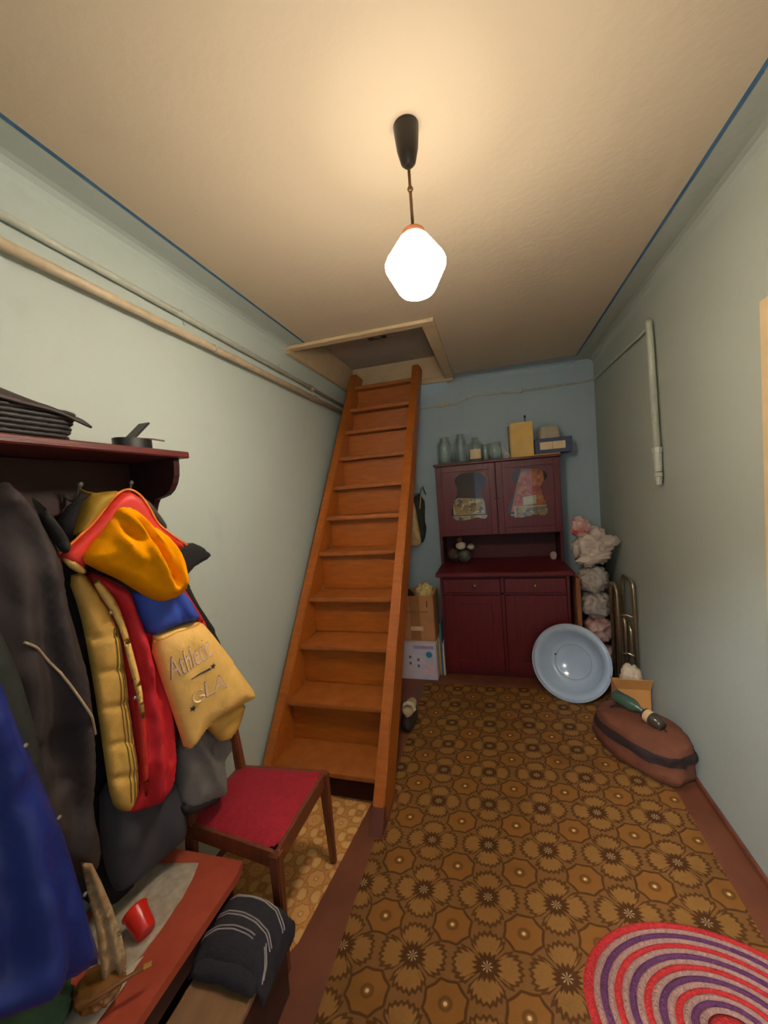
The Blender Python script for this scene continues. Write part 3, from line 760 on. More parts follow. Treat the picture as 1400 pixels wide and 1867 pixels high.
loft([rrect(0.465, 3.47, 0.165, 0.13, z0), rrect(0.465, 3.47, 0.165, 0.13, z0 + 0.012), rrect(0.465, 3.47, 0.158, 0.124, z0 + 0.014), rrect(0.465, 3.47, 0.146, 0.112, z0 + 0.085), rrect(0.465, 3.47, 0.13, 0.096, z0 + 0.097)], 'shell', M_tub, t)

# ------------------------------------------------------------------ between the stairs and the cupboard
M_kraft = mat('kraft_cardboard', (186, 130, 84), 0.75, 0.1, 8)
t = thing('cardboard_box', 'brown cardboard box marked 1 beside the cupboard', 'box', (-0.66, 3.1, 0.29))
bx0, bx1, by0, by1, bz0, bz1 = -0.80, -0.508, 2.985, 3.25, 0.292, 0.655
g = G().box((bx0, by0, bz0), (bx1, by0 + 0.006, bz1)).box((bx0, by1 - 0.006, bz0), (bx1, by1, bz1)).box((bx0, by0, bz0), (bx0 + 0.006, by1, bz1)).box((bx1 - 0.006, by0, bz0), (bx1, by1, bz1)).box((bx0, by0, bz0), (bx1, by1, bz0 + 0.006))
g.build('carton', M_kraft, t)
box('tape', (-0.70, by0 - 0.0015, bz0 + 0.01), (-0.62, by0, bz1), mat('brown_tape', (150, 98, 58), 0.4), t, 0)
me = text_pts('1', 0.075)
me.transform(Matrix.Translation((-0.578, by0 - 0.002, 0.565)) @ Matrix.Rotation(PI / 2, 4, 'X')); link('printed_number', me, M_black, t)
box('print_line', (-0.79, by0 - 0.002, 0.525), (-0.555, by0, 0.531), mat('print_brown', (120, 84, 60), 0.7), t, 0)
box('print_frame', (-0.70, by0 - 0.0025, 0.375), (-0.60, by0 - 0.001, 0.41), mat('print_pale', (214, 180, 140), 0.7), t, 0)
o = blob('folded_cloth', (-0.592, 3.10, 0.655), (0.074, 0.10, 0.088), mat('cream_yellow_cloth', (214, 186, 124), 0.9, 0.2, 16, 0.3, 60), None, 0.5, 1.6, 11, org=(-0.6, 3.1, 0.57))
tag(o, 'crumpled cream cloth lying in the top of the brown box', 'cloth')
o = blob('dark_cloth', (-0.735, 3.11, 0.60), (0.052, 0.09, 0.075), mat('dark_cloth', (52, 44, 40), 0.9), None, 0.2, 2.6, 12, org=(-0.73, 3.11, 0.53))
tag(o, 'dark cloth in the brown box beside the stairs', 'cloth')
t = thing('white_box', 'white printed box with a blue dot under the brown box', 'box', (-0.66, 3.1, 0))
M_wbox = mat('white_print_card', (208, 200, 214), 0.6, 0.08, 10)
box('carton', (-0.83, 2.93, 0.0), (-0.50, 3.26, 0.29), M_wbox, t, 0.003)
g = G(); g.lathe([(0, 0.0), (0.024, 0.0), (0.024, 0.002), (0, 0.002)], (-0.558, 2.929, 0.205), 20, Matrix.Rotation(PI / 2, 4, 'X')); g.build('blue_dot', mat('print_blue', (40, 130, 190), 0.6), t)
box('print_band', (-0.68, 2.9285, 0.25), (-0.52, 2.9295, 0.275), mat('print_lilac', (168, 150, 186), 0.6), t, 0)
for x, z in ((-0.72, 0.12), (-0.655, 0.15), (-0.655, 0.10), (-0.72, 0.17)): box('print_mark', (x, 2.9285, z), (x + 0.018, 2.9295, z + 0.022), mat('print_green_grey', (96, 104, 110), 0.6), t, 0)
box('print_panel', (-0.60, 2.9285, 0.055), (-0.52, 2.9295, 0.115), mat('print_pink', (226, 190, 200), 0.6), t, 0)
for k, (dx, c, h_, nm, lb) in enumerate(((0.0, (196, 160, 70), 0.30, 'folder', 'yellow folder standing between the white box and the cupboard'), (0.016, (70, 110, 140), 0.42, 'folder', 'blue folder standing between the boxes and the cupboard'), (0.030, (206, 206, 200), 0.26, 'folder', 'white folder standing against the cupboard side'))):
    o = box(nm, (-0.494 + dx, 3.02, 0.0), (-0.482 + dx, 3.24, h_), mat('folder_%d' % k, c, 0.6), None, 0.002, org=(-0.488 + dx, 3.13, 0)); tag(o, lb, 'folder')
# bags hung on the back wall
t = thing('hanging_bag', 'dark green bag hanging on the back wall beside the stairs', 'bag', (-0.60, 3.6, 1.2))
hb = [(-0.706,1.441),(-0.657,1.473),(-0.635,1.42),(-0.612,1.388),(-0.63,1.205),(-0.614,1.142),(-0.643,1.025),(-0.676,0.99),(-0.758,1.029),(-0.783,1.265),(-0.751,1.408)]
puff('body', 'hang', hb, mat('dark_green_cloth', (44, 48, 40), 0.85, 0.2, 20), t, 0.016, 0.04, 0.06, back=0.05, wrinkle=0.01)
G().tube([(-0.63, YB - 0.002, 1.53), (-0.63, 3.56, 1.52), (-0.63, 3.55, 1.50)], 0.004, 6).build('nail', M_steel, t, smooth=True)
G().tube([(-0.65, 3.56, 1.46), (-0.64, 3.555, 1.51), (-0.625, 3.555, 1.52), (-0.60, 3.555, 1.45)], 0.005, 6).build('strap', mat('dark_green_cloth', (44, 48, 40)), t, smooth=True)
hb = [(-0.711,1.394),(-0.691,1.378),(-0.679,1.267),(-0.668,1.14),(-0.653,0.999),(-0.7,0.98),(-0.792,0.994),(-0.799,1.172),(-0.745,1.346)]
t = thing('cloth_bag', 'cream and yellow cloth bag hanging in front of the dark green bag', 'bag', (-0.62, 3.44, 1.1))
puff('body', 'hang2', hb, mat('cream_bag_cloth', (222, 200, 166), 0.85, 0.15, 20, rgb2=(206, 164, 70)), t, 0.014, 0.025, 0.05, back=0.02, wrinkle=0.01)
G().tube([(-0.645, 3.445, 1.33), (-0.64, 3.50, 1.43), (-0.632, 3.553, 1.515)], 0.005, 6).build('strap', mat('cream_bag_cloth', (222, 200, 166)), t, smooth=True)
# slipper and dark shoe beside the stairs
t = thing('slipper', 'pale slipper lying on a dark shoe beside the stairs', 'slipper', (-0.55, 2.42, 0.06))
loft([[( -0.60 + 0.075 * a, 2.36 + 0.20 * b, 0.100 + 0.006 * math.sin(3 * b)) for a, b in [(math.cos(k * PI / 8) * 0.5, math.sin(k * PI / 8) * 0.5) for k in range(16)]], [( -0.60 + 0.08 * a, 2.36 + 0.21 * b, 0.112) for a, b in [(math.cos(k * PI / 8) * 0.5, math.sin(k * PI / 8) * 0.5) for k in range(16)]]], 'sole', mat('slipper_sole', (196, 176, 140), 0.8), t)
G().tube([(-0.64, 2.33, 0.105), (-0.625, 2.33, 0.14), (-0.60, 2.33, 0.15), (-0.575, 2.33, 0.14), (-0.56, 2.33, 0.105)], 0.018, 8, flat=0.5).build('upper', mat('slipper_white', (214, 198, 170), 0.8, 0.2, 30), t, smooth=True)
o = blob('dark_shoe', (-0.60, 2.34, 0.047), (0.052, 0.125, 0.055), mat('dark_shoe_leather', (44, 30, 26), 0.6), None, 0.12, 1.6, 21, ridge=False, flat_bottom=0.0, org=(-0.6, 2.34, 0), sub=3)
tag(o, 'dark brown shoe under the pale slipper beside the stairs', 'shoe')
# dark crate under the first stair tread
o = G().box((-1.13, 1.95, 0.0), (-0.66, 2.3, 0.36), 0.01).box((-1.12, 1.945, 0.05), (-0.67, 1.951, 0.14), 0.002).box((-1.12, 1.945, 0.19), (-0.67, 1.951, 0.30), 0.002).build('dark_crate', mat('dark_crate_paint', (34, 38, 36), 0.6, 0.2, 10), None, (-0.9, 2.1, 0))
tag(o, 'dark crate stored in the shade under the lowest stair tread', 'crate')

# ------------------------------------------------------------------ right of the cupboard
M_sack = mat('white_sack_plastic', (206, 190, 178), 0.45, 0.12, 9, 0.35, 40)
M_sack2 = mat('grey_sack_plastic', (186, 176, 166), 0.5, 0.12, 9, 0.35, 40)
M_sack3 = mat('pinkish_sack_plastic', (200, 168, 156), 0.5, 0.15, 14, 0.35, 40, rgb2=(184, 130, 120))
for k, (c, r, m, lb) in enumerate((
        ((0.69, 3.19, 0.135), (0.12, 0.15, 0.130), M_sack3, 'lowest pinkish stuffed sack of the pile behind the basin'),
        ((0.70, 3.17, 0.355), (0.11, 0.11, 0.11), M_sack3, 'small crumpled pink-grey sack, second from the bottom of the pile'),
        ((0.695, 3.17, 0.545), (0.118, 0.11, 0.115), M_sack2, 'grey-white stuffed sack in the middle of the pile by the cupboard'),
        ((0.675, 3.16, 0.74), (0.118, 0.11, 0.112), M_sack2, 'crumpled grey sack just under the topmost sack'))):
    t = blob('stuffed_sack', c, r, m, None, 0.5, 1.7, 30 + k, org=(c[0], c[1], c[2] - r[2]))
    tag(t, lb, 'sack', 'pile of stuffed sacks')
t = thing('stuffed_sack', 'topmost white plastic sack with red print on the pile', 'sack', (0.69, 3.14, 0.82), 'pile of stuffed sacks')
blob('body', (0.68, 3.16, 0.985), (0.145, 0.13, 0.155), M_sack, t, 0.55, 1.5, 41, sub=5)
blob('fold', (0.765, 3.09, 1.01), (0.09, 0.07, 0.055), M_sack, t, 0.5, 1.2, 43, tilt=Matrix.Rotation(-0.45, 3, 'Y'))
blob('fold', (0.67, 3.08, 0.915), (0.13, 0.06, 0.05), M_sack, t, 0.5, 1.2, 44, tilt=Matrix.Rotation(-0.25, 3, 'Y'))
blob('red_print', (0.60, 3.12, 1.14), (0.07, 0.06, 0.085), mat('red_white_sack', (206, 186, 178), 0.45, 0.1, 16, 0.3, 40, rgb2=(176, 60, 56)), t, 0.5, 1.3, 42)
o = blob('dark_bag', (0.775, 3.44, 0.815), (0.06, 0.09, 0.13), mat('dark_green_cloth', (44, 48, 40)), None, 0.2, 2.0, 45, org=(0.775, 3.42, 0.68)); tag(o, 'dark bag tucked behind the topmost sack in the corner', 'bag')
o = G().box((0.70, 3.36, 0.0), (0.85, 3.58, 0.68), 0.01).build('storage_carton', mat('storage_carton', (140, 100, 70), 0.8), None, (0.78, 3.42, 0)); tag(o, 'brown carton standing in the corner behind the sacks', 'box')
o = box('wooden_board', (0.535, 3.02, 0.0), (0.565, 3.26, 0.78), mat('raw_board', (150, 92, 58), 0.7, 0.15, 10, stretch=(6, 6, 1)), None, 0.003, org=(0.55, 3.14, 0)); tag(o, 'brown board standing between the cupboard and the sacks', 'board')
# folded tubular cot against the right wall
M_tube = mat('tarnished_chrome', (186, 168, 138), 0.28, 0.15, 30, metal=0.9)
ct = thing('folding_cot', 'folded tubular metal cot leaning on the right wall', 'cot', (0.80, 2.95, 0))
def uframe(x0, yn, yf, zt, dx=0.0):
    r = 0.055; pts = [(x0, yn + 0.0, 0.012)]
    pts += [(x0 + dx, yn, zt - r)] + [(x0 + dx, yn + r * (1 - math.cos(a)), zt - r + r * math.sin(a)) for a in (0.3, 0.6, 0.9, 1.2, PI / 2)]
    pts += [(x0 + dx, yf - r, zt)] + [(x0 + dx, yf - r + r * math.sin(a), zt - r + r * math.cos(a)) for a in (0.3, 0.6, 0.9, 1.2, PI / 2)] + [(x0, yf, 0.012)]
    return pts
for x0, yn, zt, dx in ((0.752, 2.84, 0.765, -0.006), (0.792, 2.86, 0.55, 0.0), (0.838, 2.80, 0.80, -0.006), (0.82, 2.84, 0.50, 0.0)):
    G().tube(uframe(x0, yn, 2.98 if x0 < 0.8 else 3.03, zt, dx), 0.0115, 10).build('tube_frame', M_tube, ct, smooth=True)
G().box((0.760, 2.87, 0.06), (0.784, 2.97, 0.70), 0.01).build('canvas', mat('brown_canvas', (116, 84, 56), 0.9, 0.2, 20), ct)
for z in (0.30, 0.56): G().tube([(0.75, 2.85, z), (0.80, 2.845, z + 0.01), (0.838, 2.81, z)], 0.007, 8).build('hinge_bar', M_tube, ct, smooth=True)
for x0, y0 in ((0.752, 2.84), (0.838, 2.80)): G().tube([(x0, y0, 0.0), (x0, y0, 0.04)], 0.016, 10).build('rubber_foot', M_black, ct, smooth='auto')
# carton with its flap standing up
t = thing('open_carton', 'open cardboard box with raised flap behind the brown bag', 'box', (0.755, 2.75, 0))
M_kraft2 = mat('orange_kraft', (206, 142, 74), 0.7, 0.08, 8)
fx0, fx1, fy0, fy1, fz = 0.656, 0.834, 2.575, 2.72, 0.20
g = G().box((fx0, fy0, 0), (fx1, fy0 + 0.005, fz)).box((fx0, fy1 - 0.005, 0), (fx1, fy1, fz)).box((fx0, fy0, 0), (fx0 + 0.005, fy1, fz)).box((fx1 - 0.005, fy0, 0), (fx1, fy1, fz)).box((fx0, fy0, 0), (fx1, fy1, 0.005))
g.build('carton', M_kraft2, t)
G().hexa([(fx0, fy0, fz), (fx1, fy0, fz), (fx1, fy0 + 0.005, fz), (fx0, fy0 + 0.005, fz), (fx0 - 0.035, fy0 - 0.035, fz + 0.075), (fx1 + 0.004, fy0 - 0.035, fz + 0.075), (fx1 + 0.004, fy0 - 0.03, fz + 0.077), (fx0 - 0.035, fy0 - 0.03, fz + 0.077)]).build('flap', M_kraft2, t)
G().hexa([(fx0, fy0, fz), (fx0 + 0.005, fy0, fz), (fx0 + 0.005, fy1, fz), (fx0, fy1, fz), (fx0 - 0.03, fy0 - 0.02, fz + 0.06), (fx0 - 0.026, fy0 - 0.02, fz + 0.062), (fx0 - 0.012, fy0 + 0.08, fz + 0.04), (fx0 - 0.016, fy0 + 0.08, fz + 0.04)]).build('flap', M_kraft2, t)
o = blob('crumpled_paper', (0.755, 2.655, 0.24), (0.062, 0.05, 0.085), mat('packing_paper', (206, 184, 156), 0.8, 0.1, 12, 0.2, 30), None, 0.3, 2.0, 51, org=(0.755, 2.655, 0.15)); tag(o, 'pale crumpled packing paper sticking out of the open cardboard box', 'paper')

# enamel basin
t = thing('enamel_basin', 'light blue enamel basin leaning on the cupboard', 'basin', (0.435, 2.74, 0))
bc = Vector((0.435, 2.815, 0.246)); ax = Vector((-0.34, -0.87, 0.36)).normalized()
Q = ax.to_track_quat('Z', 'Y').to_matrix().to_4x4()
M_enam = mat('blue_enamel', (168, 184, 200), 0.16, 0.06, 6)
G().lathe([(0, -0.112), (0.108, -0.112), (0.116, -0.106), (0.128, -0.112), (0.165, -0.085), (0.197, -0.040), (0.212, -0.004), (0.236, 0.0), (0.248, -0.004), (0.2495, -0.010), (0.236, -0.006), (0.215, -0.010), (0.202, -0.044), (0.170, -0.090), (0.130, -0.119), (0.116, -0.113), (0, -0.119)], bc, 56, Q).build('bowl', M_enam, t, smooth=True)
G().tube([bc + Q.to_3x3() @ Vector((0.2495 * math.cos(a), 0.2495 * math.sin(a), -0.006)) for a in [2 * PI * k / 64 for k in range(64)]], 0.005, 8, True).build('rim', M_enam, t, smooth=True)
G().lathe([(0, 0.0), (0.007, 0.0), (0.005, 0.0015), (0, 0.0018)], bc + Q.to_3x3() @ Vector((-0.119, 0.03, -0.107)), 10, Q).build('chip', mat('rust_chip', (60, 36, 30), 0.8), t)
G().tube([bc + Q.to_3x3() @ Vector((0.117 * math.cos(a), 0.117 * math.sin(a), -0.1065)) for a in [2 * PI * k / 48 for k in range(48)]], 0.0016, 6, True).build('bottom_ring', mat('enamel_dark_line', (120, 128, 132), 0.4), t, smooth=True)

# brown holdall on the floor with things on it
t = thing('holdall_bag', 'brown canvas holdall bag lying on the floor by the right wall', 'bag', (0.68, 2.25, 0.005))
M_hold = mat('brown_holdall_cloth', (106, 58, 34), 0.85, 0.15, 12, 0.3, 30)
M_holdd = mat('dark_holdall_trim', (44, 26, 22), 0.75, 0.2, 20)
def sell(c, r, e1, e2, rot, name, m, parent, nu=40, nv=22, noise_a=0.02, zmin=None, seed=0, org=(0, 0, 0), clampx=None, belt=None):
    g = G(); rows = []
    def sp(w, e): return math.copysign(abs(w) ** e, w)
    v0, v1 = belt if belt else (-PI / 2, PI / 2)
    for j in range(nv + 1):
        b = v0 + (v1 - v0) * j / nv; row = []
        for i in range(nu):
            a = 2 * PI * i / nu
            p = Vector((r[0] * sp(math.cos(b), e1) * sp(math.cos(a), e2), r[1] * sp(math.cos(b), e1) * sp(math.sin(a), e2), r[2] * sp(math.sin(b), e1)))
            k = 1 + noise_a * noise.fractal(Vector((math.cos(b) * math.cos(a), math.cos(b) * math.sin(a), math.sin(b))) * 1.6 + Vector((seed, 0, 0)), 1.0, 2.0, 3)
            w = rot @ (p * k) + Vector(c)
            if zmin is not None: w.z = max(w.z, zmin)
            if clampx is not None: w.x = min(w.x, clampx)
            row.append(g.bm.verts.new(w))
        rows.append(row)
    for A, Bq in zip(rows[:-1], rows[1:]):
        for i in range(nu): g.bm.faces.new((A[i], A[(i + 1) % nu], Bq[(i + 1) % nu], Bq[i]))
    if not belt: bmesh.ops.remove_doubles(g.bm, verts=g.bm.verts[:], dist=0.0005)
    return g.build(name, m, parent, org, True)
HR = Matrix.Rotation(math.radians(-57), 3, 'Z')
sell((0.668, 2.245, 0.108), (0.255, 0.145, 0.112), 0.62, 0.75, HR, 'body', M_hold, t, noise_a=0.16, zmin=0.0055, seed=3, clampx=0.852)
sell((0.668, 2.245, 0.106), (0.261, 0.150, 0.117), 0.62, 0.75, HR, 'gusset', M_holdd, t, nu=48, nv=4, noise_a=0.16, zmin=0.0058, seed=3, clampx=0.8535, belt=(0.02, 0.34))
G().tube(catmull([(0.565, 2.37, 0.195), (0.60, 2.35, 0.222), (0.66, 2.30, 0.238), (0.71, 2.22, 0.235), (0.745, 2.14, 0.222), (0.76, 2.09, 0.195)], 5), 0.012, 8, flat=0.4).build('strap', M_holdd, t, smooth=True)
M_gbot = bpy.data.materials.new('green_bottle_glass'); M_gbot.use_nodes = True
q = M_gbot.node_tree.nodes['Principled BSDF']; q.inputs['Base Color'].default_value = (0.05, 0.09, 0.06, 1); q.inputs['Roughness'].default_value = 0.1; q.inputs['Coat Weight'].default_value = 0.4
b = thing('green_bottle', 'dark green bottle lying on the brown holdall bag', 'bottle', (0.66, 2.30, 0.225))
bq = Vector((0.60, -0.80, -0.06)).normalized().to_track_quat('Z', 'Y').to_matrix().to_4x4()
G().lathe([(0, 0), (0.030, 0), (0.034, 0.006), (0.034, 0.10), (0.028, 0.12), (0.013, 0.145), (0.012, 0.175), (0, 0.175)], (0.592, 2.375, 0.262), 20, bq).build('body', M_gbot, b, smooth=True)
G().lathe([(0, 0.172), (0.0135, 0.172), (0.0135, 0.195), (0, 0.195)], (0.592, 2.375, 0.262), 16, bq).build('cap', mat('red_cap', (196, 70, 52), 0.35), b, smooth='auto')
b = thing('small_jar', 'small jar with a paper label lying on the brown holdall bag', 'jar', (0.70, 2.205, 0.24))
jq = Vector((0.5, -0.85, -0.14)).normalized().to_track_quat('Z', 'Y').to_matrix().to_4x4()
G().lathe([(0, 0), (0.028, 0), (0.032, 0.006), (0.032, 0.075), (0.024, 0.085), (0.024, 0.098), (0, 0.098)], (0.685, 2.215, 0.258), 20, jq).build('body', mat('dark_jar', (62, 54, 44), 0.15, 0.1, 20), b, smooth=True)
G().lathe([(0.0326, 0.012), (0.0328, 0.012), (0.0328, 0.04), (0.0326, 0.04)], (0.685, 2.215, 0.258), 20, jq).build('paper_label', mat('jar_label2', (196, 160, 120), 0.7), b, smooth='auto')

# ------------------------------------------------------------------ chair
ch = thing('upholstered_chair', 'wooden chair with a dark red upholstered seat in front of the stairs', 'chair', (-0.9, 1.18, 0))
M_chw = mat('brown_chair_wood', (110, 58, 34), 0.4, 0.2, 10, 0.1, 30, stretch=(6, 6, 1))
M_seat = mat('crimson_seat_cloth', (158, 22, 42), 0.9, 0.12, 50, 0.35, 220)
FN, FF, BN, BF = (-0.728, 1.008), (-0.724, 1.357), (-1.088, 1.048), (-1.088, 1.325)
def leg(top, bot, zt, w0=0.036, w1=0.024, zb=0.003):
    g = G(); a, b_ = w0 / 2, w1 / 2
    g.hexa([(bot[0] - b_, bot[1] - b_, zb), (bot[0] + b_, bot[1] - b_, zb), (bot[0] + b_, bot[1] + b_, zb), (bot[0] - b_, bot[1] + b_, zb), (top[0] - a, top[1] - a, zt), (top[0] + a, top[1] - a, zt), (top[0] + a, top[1] + a, zt), (top[0] - a, top[1] + a, zt)])
    bmesh.ops.bevel(g.bm, geom=g.bm.edges[:], offset=0.004, segments=2, affect='EDGES')
    return g
leg(FN, (FN[0] + 0.006, FN[1] - 0.01), 0.395).build('leg', M_chw, ch); leg(FF, (FF[0] + 0.006, FF[1] + 0.012), 0.395).build('leg', M_chw, ch)
leg(BN, (BN[0] - 0.03, BN[1] - 0.005), 0.395).build('leg', M_chw, ch); leg(BF, (BF[0] - 0.03, BF[1] + 0.005), 0.395).build('leg', M_chw, ch)
leg((BN[0] - 0.04, BN[1]), BN, 0.80, 0.022, 0.034, 0.39).build('back_post', M_chw, ch); leg((BF[0] - 0.04, BF[1]), BF, 0.80, 0.022, 0.034, 0.39).build('back_post', M_chw, ch)
def rail(a, b_, z0, z1, w=0.02):
    a = Vector(a); b_ = Vector(b_); d = (b_ - a).normalized(); n = Vector((-d.y, d.x)) * (w / 2)
    c = [a - n, b_ - n, b_ + n, a + n]
    return G().hexa([(p.x, p.y, z0) for p in c] + [(p.x, p.y, z1) for p in c])
for a, b_ in ((FN, FF), (FN, BN), (FF, BF), (BN, BF)): rail(a, b_, 0.345, 0.398).build('seat_rail', M_chw, ch)
for z0, z1 in ((0.73, 0.79), (0.56, 0.60)): rail((BN[0] - 0.03, BN[1]), (BF[0] - 0.03, BF[1]), z0, z1, 0.016).build('back_rail', M_chw, ch)
def seat(z, ins, bulge):
    P = [Vector(BN), Vector(FN), Vector(FF), Vector(BF)]; c = sum(P, Vector((0, 0))) / 4
    return [(c + (p - c) * ins) for p in P]
g = G(); NS = 14; grid = []
P = seat(0, 0.985, 0)
for i in range(NS + 1):
    row = []
    for j in range(NS + 1):
        u_ = i / NS; v_ = j / NS
        p = P[0] * (1 - u_) * (1 - v_) + P[1] * u_ * (1 - v_) + P[2] * u_ * v_ + P[3] * (1 - u_) * v_
        e = max(abs(2 * u_ - 1), abs(2 * v_ - 1)); k = (1 - e ** 5) * 0.020 + (1 - (2 * u_ - 1) ** 2) * (1 - (2 * v_ - 1) ** 2) * 0.008
        row.append(g.bm.verts.new((p.x, p.y, 0.398 + k)))
    grid.append(row)
for i in range(NS):
    for j in range(NS): g.bm.faces.new((grid[i][j], grid[i + 1][j], grid[i + 1][j + 1], grid[i][j + 1]))
ring = [grid[i][0] for i in range(NS)] + [grid[NS][j] for j in range(NS)] + [grid[i][NS] for i in range(NS, 0, -1)] + [grid[0][j] for j in range(NS, 0, -1)]
low = [g.bm.verts.new((v.co.x, v.co.y, 0.388)) for v in ring]
for k in range(len(ring)): g.bm.faces.new((ring[k], ring[(k + 1) % len(ring)], low[(k + 1) % len(ring)], low[k]))
g.bm.faces.new(low)
g.build('seat', M_seat, ch, smooth='auto')

# ------------------------------------------------------------------ coat rack on the left wall
rk = thing('coat_rack', 'dark red wooden wall coat rack with a shelf on the left wall', 'coat rack', (XL, 0.7, 1.69))
SZ = 1.69
box('shelf', (XL + 0.001, 0.02, SZ - 0.022), (-1.0, 1.118, SZ), M_rackwood, rk, 0.004)
box('back_board', (XL + 0.001, 0.04, 1.30), (XL + 0.022, 1.07, SZ - 0.022), M_rackshade, rk, 0.003)
def bracket(y):
    prof = [(XL + 0.001, SZ - 0.023), (-1.022, SZ - 0.023), (-1.022, SZ - 0.05)]
    prof += [(-1.022 - 0.075 * (1 - math.cos(a)), SZ - 0.05 - 0.10 * math.sin(a)) for a in (0.3, 0.6, 0.9, 1.2, 1.5)]
    prof += [(-1.115, SZ - 0.155), (-1.125, SZ - 0.17), (-1.14, SZ - 0.21), (-1.15, SZ - 0.27), (-1.17, SZ - 0.33), (XL + 0.001, SZ - 0.36)]
    return G().prism([(x, y, z) for x, z in prof], (0, 0.024, 0))
bracket(1.066).build('bracket', M_rackshade, rk); bracket(0.10).build('bracket', M_rackshade, rk)
for y, zz in ((0.10 + 0.1, 1.59), (0.42, 1.59), (0.62, 1.59), (0.845, 1.59), (1.01, 1.595)):
    hk = G().tube(catmull([(XL + 0.022, y, zz - 0.03), (-1.19, y, zz - 0.045), (-1.165, y, zz - 0.035), (-1.152, y, zz - 0.01), (-1.148, y, zz)], 4), 0.0045, 8).build('hook', M_steel, rk, smooth=True)
    G().lathe([(0, 0.008), (0.006, 0.006), (0.008, 0), (0.006, -0.006), (0, -0.008)], (-1.148, y, zz), 12).build('hook_ball', M_steel, hk, smooth=True)
# on the shelf
t = thing('wicker_basket', 'black wicker basket with a dark cloth over it on the rack shelf', 'basket', (-1.1, 0.62, SZ))
loft([rrect(-1.115, 0.50, 0.20, 0.48, SZ, 0.04), rrect(-1.112, 0.50, 0.215, 0.52, SZ + 0.065, 0.04)], 'basket', mat('wicker_core', (24, 22, 22), 0.8), t)
M_wick = mat('black_wicker', (44, 42, 42), 0.55, 0.4, 60)
for k in range(6):
    z = SZ + 0.008 + k * 0.0115; ring = rrect(-1.1135, 0.50, 0.204 + 0.0022 * k * 1.1, 0.484 + 0.0065 * k, z, 0.04, 4)
    ring = [Vector(p) for p in densify([p for p in ring], 0.012)]
    pts = []
    for i, p in enumerate(ring):
        d = (p - Vector((-1.1135, 0.50, z))).normalized(); pts.append(p + d * (0.0035 if (i + k) % 2 else -0.001))
    G().tube(pts, 0.0058, 6, True).build('weave', M_wick, t, smooth=True)
# cloth draped over the basket
g = G(); NX, NY = 16, 30; grid = []
for i in range(NX + 1):
    row = []
    for j in range(NY + 1):
        a = i / NX; b_ = j / NY
        x = -1.225 + 0.232 * a; y = 0.20 + 0.575 * b_
        top = SZ + 0.075 + 0.075 * max(0.0, 1 - b_ ** 1.6) * (1 - 0.3 * (2 * a - 1) ** 2) + 0.010 * noise.noise(Vector((x * 16, y * 10, 0)))
        edge = max(0.0, (a - 0.72) / 0.28) ** 2 * 0.03
        if b_ > 0.9: top -= (b_ - 0.9) * 0.12
        row.append(g.bm.verts.new((x, y, top - edge)))
    grid.append(row)
for i in range(NX):
    for j in range(NY): g.bm.faces.new((grid[i][j], grid[i + 1][j], grid[i + 1][j + 1], grid[i][j + 1]))
cl = g.build('cloth_cover', mat('dark_brown_waxed_cloth', (58, 46, 46), 0.6, 0.2, 14, 0.2, 30), t, smooth=True)
sm = cl.modifiers.new('thickness', 'SOLIDIFY'); sm.thickness = 0.006; sm.offset = 1
t = thing('belt_coil', 'coiled black belt lying at the right end of the rack shelf', 'belt', (-1.08, 0.98, SZ))
g = G()
ring = [(-1.085 + 0.045 * math.cos(a), 0.975 + 0.06 * math.sin(a)) for a in [2 * PI * k / 28 for k in range(28)]]
lo = [g.bm.verts.new((x, y, SZ)) for x, y in ring]; up = [g.bm.verts.new((x, y, SZ + 0.036)) for x, y in ring]
lo2 = [g.bm.verts.new((-1.085 + (x + 1.085) * 0.9, 0.975 + (y - 0.975) * 0.9, SZ)) for x, y in ring]; up2 = [g.bm.verts.new((-1.085 + (x + 1.085) * 0.9, 0.975 + (y - 0.975) * 0.9, SZ + 0.036)) for x, y in ring]
for k in range(28):
    k2 = (k + 1) % 28
    g.bm.faces.new((lo[k], lo[k2], up[k2], up[k])); g.bm.faces.new((lo2[k2], lo2[k], up2[k], up2[k2])); g.bm.faces.new((up[k], up[k2], up2[k2], up2[k])); g.bm.faces.new((lo[k2], lo[k], lo2[k], lo2[k2]))
g.build('coil', mat('black_leather', (26, 25, 24), 0.45, 0.2, 30), t, smooth='auto')
G().box((-1.10, 0.925, SZ + 0.052), (-1.055, 1.035, SZ + 0.058), 0.002, Matrix.Rotation(0.75, 3, 'X')).build('loose_end', mat('black_leather', (26, 25, 24)), t)
G().tube([(-1.07, 0.98, SZ + 0.038), (-1.065, 1.03, SZ + 0.042), (-1.06, 1.075, SZ + 0.040)], 0.003, 6).build('buckle_pin', mat('grey_strap', (110, 96, 84), 0.5), t, smooth=True)

# ------------------------------------------------------------------ clothes on the hooks
M_brownc = mat('dark_brown_coat_cloth', (50, 40, 40), 0.75, 0.15, 8, 0.15, 50)
M_blackc = mat('black_coat_cloth', (24, 22, 24), 0.8, 0.15, 12, 0.2, 60)
M_bluec = mat('royal_blue_nylon', (16, 40, 118), 0.5, 0.12, 6, 0.15, 40)
M_greenc = mat('dark_green_coat_cloth', (34, 40, 36), 0.8, 0.15, 10)
M_fleece = mat('golden_fleece', (236, 150, 8), 1.0, 0.06, 40, 0.12, 220, spec=0.05)
M_jred = mat('jacket_red', (196, 24, 36), 0.7, 0.12, 20, 0.15, 60)
M_jred2 = mat('jacket_red_lining', (204, 46, 34), 0.5, 0.12, 20)
M_jyel = mat('jacket_yellow', (236, 190, 104), 0.7, 0.08, 20, 0.15, 90)
M_jyel2 = mat('jacket_quilted_yellow', (204, 160, 74), 0.6, 0.12, 14, 0.2, 40)
M_jolive = mat('jacket_olive_shell', (150, 116, 24), 0.7, 0.12, 20)
